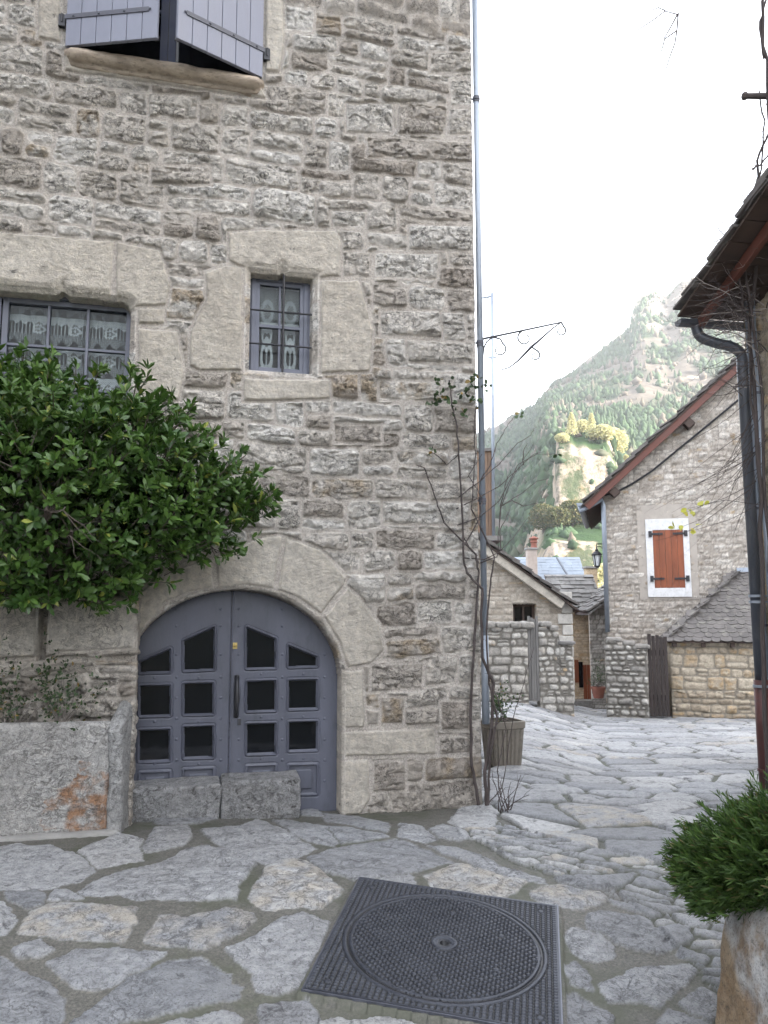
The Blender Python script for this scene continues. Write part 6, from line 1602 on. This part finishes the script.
def build_hills():
    t = np.concatenate([np.arange(-1.3, -.04, .03), np.arange(-.04, .10, .006), np.arange(.10, .44, .0018), np.arange(.44, .56, .006), np.arange(.56, 1.5, .03)])
    Y = np.concatenate([22*(150/22)**np.linspace(0, 1, 60), np.linspace(150.5, 230, 90), 231*(1000/231)**np.linspace(0, 1, 150)])
    T, YY = np.meshgrid(t, Y); X = T*YY; Z = terrain(T, YY)
    kn = sst(.208, .226, T)*(1-sst(.27, .29, T))
    band1 = sst(149, 151, YY)*(1-sst(158, 160, YY))*sst(.19, .205, T)*(1-sst(.262, .27, T))
    band2 = sst(191, 194, YY)*(1-sst(200, 203, YY))*kn
    crest = (sst(.324, .328, T)*(1-sst(.365, .372, T))*sst(600, 640, YY))+(sst(.193, .20, T)*(1-sst(.215, .222, T))*sst(650, 680, YY)*(1-sst(705, 715, YY)))+sst(.262, .268, T)*(1-sst(.30, .32, T))*sst(670, 690, YY)*(1-sst(705, 715, YY))*.8
    rock_ = np.clip(band1+band2+crest, 0, 1)
    # break the rock with ledges
    Z = Z+rock_*2.0*(ridge(X*.12, YY*.12, 4, 71)-.5)
    idx = np.arange(X.size).reshape(X.shape); Fa = np.stack([idx[:-1, :-1], idx[:-1, 1:], idx[1:, 1:], idx[1:, :-1]], -1).reshape(-1, 4)
    brown = sst(.44, .62, vn(X*.02, YY*.02, 81)*.5+vn(X*.05, YY*.05, 82)*.5)
    at_ = np.stack([rock_, brown, 0*X, 0*X], -1)
    me = np_mesh('hills', np.stack([X, YY, Z], -1).reshape(-1, 3), Fa, at_.reshape(-1, 4), smooth=True)
    m, nt, b = nmat('hillside'); a = ND(nt, 'ShaderNodeAttribute', attribute_name='st'); sep = ND(nt, 'ShaderNodeSeparateColor'); L(nt, a.outputs['Color'], sep.inputs[0])
    pos = geo_pos(nt); n1 = noise(nt, .12, 10, .7, pos); n2 = noise(nt, .035, 8, .7, pos); n3 = noise(nt, .45, 10, .75, geo_pos(nt, (1, 1, .6)))
    g_ = ramp(nt, [(.3, (.018,.038,.017)), (.55, (.036,.066,.029)), (.7, (.075,.08,.045))], n1).outputs[0]
    br_ = ramp(nt, [(.3, (.07,.06,.05)), (.7, (.15,.13,.11))], n1).outputs[0]
    c = mixc(nt, sep.outputs[1], g_, br_)
    rk = ramp(nt, [(.34, (.07,.065,.05)), (.43, (.20,.17,.14)), (.52, (.34,.29,.24)), (.60, (.30,.21,.13)), (.72, (.44,.41,.37))], n3).outputs[0]
    scree = ramp(nt, [(.60, (0,0,0)), (.66, (1,1,1))], n2).outputs[0]
    gn = ND(nt, 'ShaderNodeNewGeometry'); sp_ = ND(nt, 'ShaderNodeSeparateXYZ'); L(nt, gn.outputs['True Normal'], sp_.inputs[0]); steep = ramp(nt, [(.42, (1,1,1)), (.56, (0,0,0))], sp_.outputs[2]).outputs[0]
    f = mixc(nt, 1, sep.outputs[0], scree, 'SCREEN'); f = mixc(nt, 1, f, steep, 'SCREEN'); vg = ramp(nt, [(.50, (1,1,1)), (.58, (.15,.15,.15))], noise(nt, .09, 8, .7, pos)).outputs[0]; f = mixc(nt, 1, f, vg, 'MULTIPLY'); c = mixc(nt, f, c, rk)
    L(nt, c, b.inputs['Base Color']); b.inputs['Roughness'].default_value = .95; b.inputs['Specular IOR Level'].default_value = .1
    bump(nt, b, n3, .8, 1.2)
    o = link('hills', me, m); tag(o, 'wooded mountainside with pale cliffs rising behind the village into a white sky', kind='structure')
    # hill added out of view, blocking the sun to keep the village in shade
    gx = np.arange(30, 300, 6.0); gy = np.arange(-360, 110, 8.0); X, Y_ = np.meshgrid(gx, gy)
    Z = 72*np.exp(-((X-135)/55)**2)*(1-sst(5, 75, Y_))*sst(-360, -250, Y_)+5*fbm(X*.03, Y_*.03, 4, 5)-6
    idx = np.arange(X.size).reshape(X.shape); Fa = np.stack([idx[:-1, :-1], idx[:-1, 1:], idx[1:, 1:], idx[1:, :-1]], -1).reshape(-1, 4)
    me = np_mesh('hills', np.stack([X, Y_, Z], -1).reshape(-1, 3), Fa, np.stack([0*X, .3+0*X, 0*X, 0*X], -1).reshape(-1, 4), smooth=True); o = link('hills', me, m); tag(o, kind='structure')
    # valley floor and ground beyond
    g1 = np.array([-1250, -600, -200, -60, -25, -12, -6, 0, 6, 12, 25, 60, 200, 600, 1250.]); g2 = np.array([-1250, -600, -200, -60, -20, -6, 1, 8, 14, 19, 22, 40, 70, 150, 300, 600, 1250.]); X, Y_ = np.meshgrid(g1, g2)
    Z = np.where(Y_ < 2, .05, np.interp(Y_, [2, 5, 14, 22, 40, 150, 1250], [.02, .0, -.45, -2.2, -6, -28, -60]))-.1-np.clip(np.abs(X)-30, 0, 2000)*.01
    idx = np.arange(X.size).reshape(X.shape); Fa = np.stack([idx[:-1, :-1], idx[:-1, 1:], idx[1:, 1:], idx[1:, :-1]], -1).reshape(-1, 4)
    me = np_mesh('ground', np.stack([X, Y_, Z], -1).reshape(-1, 3), Fa, np.stack([0*X, .6+0*X, 0*X, 0*X], -1).reshape(-1, 4)); o = link('ground', me, m); tag(o, kind='structure')
    # forest: one mass of small trees too many to count
    rng = np.random.RandomState(2); N = 14000; tt = rng.uniform(-.02, .52, N*3); YY = 205+(690-205)*rng.rand(N*3)**.8; xx = tt*YY
    dens = vn(xx*.02, YY*.02, 81)*.5+vn(xx*.05, YY*.05, 82)*.5; keep = (rng.rand(N*3) > sst(.42, .68, dens)*.92) & ~((tt > .205) & (tt < .29) & (YY < 260))
    tt, YY, dens = tt[keep][:N], YY[keep][:N], dens[keep][:N]; xx = tt*YY; zz = terrain(tt, YY); N = len(tt)
    rad = 0; hgt = (3.0+5.5*rng.rand(N)**2)*np.where(rng.rand(N) < .3, .55, 1); con = rng.rand(N) < .38
    # scrub on the rocky slope in front
    n2 = 1500; t2 = rng.uniform(.17, .36, n2); y2 = 90+250*rng.rand(n2)**.9; ok = (vn(t2*60, y2*.05, 7) > .40); t2, y2 = t2[ok], y2[ok]; n2 = len(t2)
    tt = np.concatenate([tt, t2]); YY = np.concatenate([YY, y2]); xx = tt*YY; zz = terrain(tt, YY); dens = np.concatenate([dens, rng.rand(n2)*.3+.3])
    hgt = np.concatenate([hgt, rng.uniform(1.0, 3.2, n2)]); con = np.concatenate([con, rng.rand(n2) < .2]); N = len(tt); rad = hgt*rng.uniform(.17, .30, N)*np.where(np.arange(N) > N-n2, 1.5, 1)
    k = 6; prof = [(0, .0, .55), (.25, .9, 1.0), (.5, .62, .95), (.75, .35, .62), (1, .03, .05)]
    V = np.zeros((N, len(prof)*k, 3)); 
    for i, (h_, rc, rb) in enumerate(prof):
        r_ = np.where(con, rc if i else .55, rb)*rad*np.where(con, 1, 1.3); 
        for j in range(k):
            w = 2*pi*j/k+i*.5; q = rng.uniform(.55, 1.45, N); V[:, i*k+j, 0] = xx+r_*q*cos(w); V[:, i*k+j, 1] = YY+r_*q*sin(w); V[:, i*k+j, 2] = zz-1+h_*hgt*np.where(con, 1, .8)
    F = []
    for i in range(len(prof)-1):
        for j in range(k): F.append((i*k+j, i*k+(j+1) % k, (i+1)*k+(j+1) % k, (i+1)*k+j))
    F = (np.arange(N)*len(prof)*k)[:, None, None]+np.array(F)[None]
    at_ = np.repeat(np.stack([rng.rand(N), sst(.45, .6, dens)*(rng.rand(N) < .6)+0., 0*xx, 0*xx], 1), len(prof)*k, 0)
    me = np_mesh('forest', V.reshape(-1, 3), F.reshape(-1, 4), at_)
    o = link('forest', me, leaf_mat('forest_leaf', (.015,.036,.015), (.038,.075,.030), (.11,.09,.07), .8, .1)); tag(o, 'mixed dark green and leafless wood covering the mountainside', 'forest', kind='stuff')
build_hills()
def hz(px, Y): t = (px-384)/806; return float(terrain(np.array([t]), np.array([Y]))[0])
def far_tree(px, Y, h, w, lab, seed, conic, mat, cat='tree', grp='sunlit trees round the rock'):
    x = (px-384)/806*Y; z = hz(px, Y)-.5; root = empty('tree' if not conic else 'conifer', (x, Y, z), lab, cat, grp); rng = np.random.RandomState(seed)
    b = MB(); b.tube([(x, Y, z), (x+.1, Y, z+h*.5), (x, Y, z+h*.92)], [h*.028, h*.018, .03], 6)
    for k in range(9):
        f = rng.uniform(.2, .85); a = rng.rand()*2*pi; b.tube([(x, Y, z+h*f), (x+w*.5*cos(a)*(1-f*.5), Y+w*.5*sin(a)*(1-f*.5), z+h*(f+.08))], [.08, .03], 4)
    b.build('trunk', M['bark'], root)
    T = []; Dd = []
    for k in range(620):
        f = rng.rand()**(.8 if conic else .6)
        if conic: r = w*.5*(1-f)**.8*rng.uniform(.4, 1.15)+.1; zz = z+h*(.08+.92*f)
        else: r = w*.5*sqrt(max(0, 1-(2*f-1)**2))*rng.uniform(.4, 1.1); zz = z+h*(.18+.82*f)
        a = rng.rand()*2*pi; T.append((x+r*cos(a), Y+r*sin(a), zz)); Dd.append((cos(a), sin(a), rng.uniform(-.2, .8)))
    leaf_cloud('crown', T, Dd, mat, root, (4, 7), max(.22, w*.085), max(.12, w*.045), (.2, 1.4), seed, yel=.25)
M['gold'] = leaf_mat('golden_leaf', (.34,.33,.16), (.58,.56,.32), (.66,.60,.40), .7, .35)
M['greenfar'] = leaf_mat('far_green_leaf', (.05,.065,.025), (.10,.11,.04), (.18,.15,.06), .7, .25)
spec = [(577,206,6.5,3.2,1,'gold','pointed golden conifer on the left end of the rock top'),(597.5,207,7.5,3.4,1,'gold','tallest golden conifer on top of the rock'),(588,212,4,4,0,'gold','low round golden tree between the two pointed conifers'),
 (567,203,3,3.5,0,'gold','low golden bush at the left edge of the rock top'),(608,205,5,6,0,'gold','broad yellow tree right of the tallest golden conifer'),(622,215,9,6,0,'gold','round yellow-green tree just above the verge of the pale gable'),(632,222,9,6,1,'gold','slim yellow conifer by the verge of the pale gable'),
 (604,118,7,5,0,'gold','bright yellow tree beside the downpipe of the pale gable house, upper'),(601,100,6,4.5,0,'gold','bright yellow tree behind the street lantern'),(560,172,5,6,0,'greenfar','dull green tree at the foot of the rock'),
 (575,174,6,7,0,'greenfar','round green tree below the middle of the rock'),(590,176,6,7,0,'greenfar','round green tree below the right half of the rock'),(565,120,4.5,6,0,'greenfar','olive green bush beneath the orange cliff band'),(578,124,5,7,0,'greenfar','broad olive tree under the middle of the cliff band'),
 (590,122,4.5,6,0,'greenfar','olive green bush under the right end of the cliff band'),(553,112,3.2,4,0,'gold','small yellow bush above the pinkish chimney'),(535,105,3,4,0,'gold','small yellow bush behind the pinkish chimney'),(520,100,3.5,4.5,0,'greenfar','low green bush above the verge of the outbuilding'),(545,180,7,6,0,'greenfar','green tree left of the foot of the rock')]
for i, (px, Y, h, w, c, mt, lab) in enumerate(spec): far_tree(px, Y, h, w, lab, 30+i, c, M[mt])

# ------------------------------------------------------------------ haze
HAZE = 0.00028
if HAZE:
    b = MB(); b.box((0, 0, 145), (2700, 2700, 470)); hb = b.build('haze', None); hm = bpy.data.materials.new('haze'); hm.use_nodes = True; nt = hm.node_tree; nt.nodes.clear()
    out = nt.nodes.new('ShaderNodeOutputMaterial'); pv = nt.nodes.new('ShaderNodeVolumePrincipled'); pv.inputs['Color'].default_value = (.90,.94,1,1); pv.inputs['Density'].default_value = HAZE; pv.inputs['Anisotropy'].default_value = .2
    nt.links.new(pv.outputs[0], out.inputs['Volume']); hb.data.materials.append(hm); tag(hb, kind='stuff')
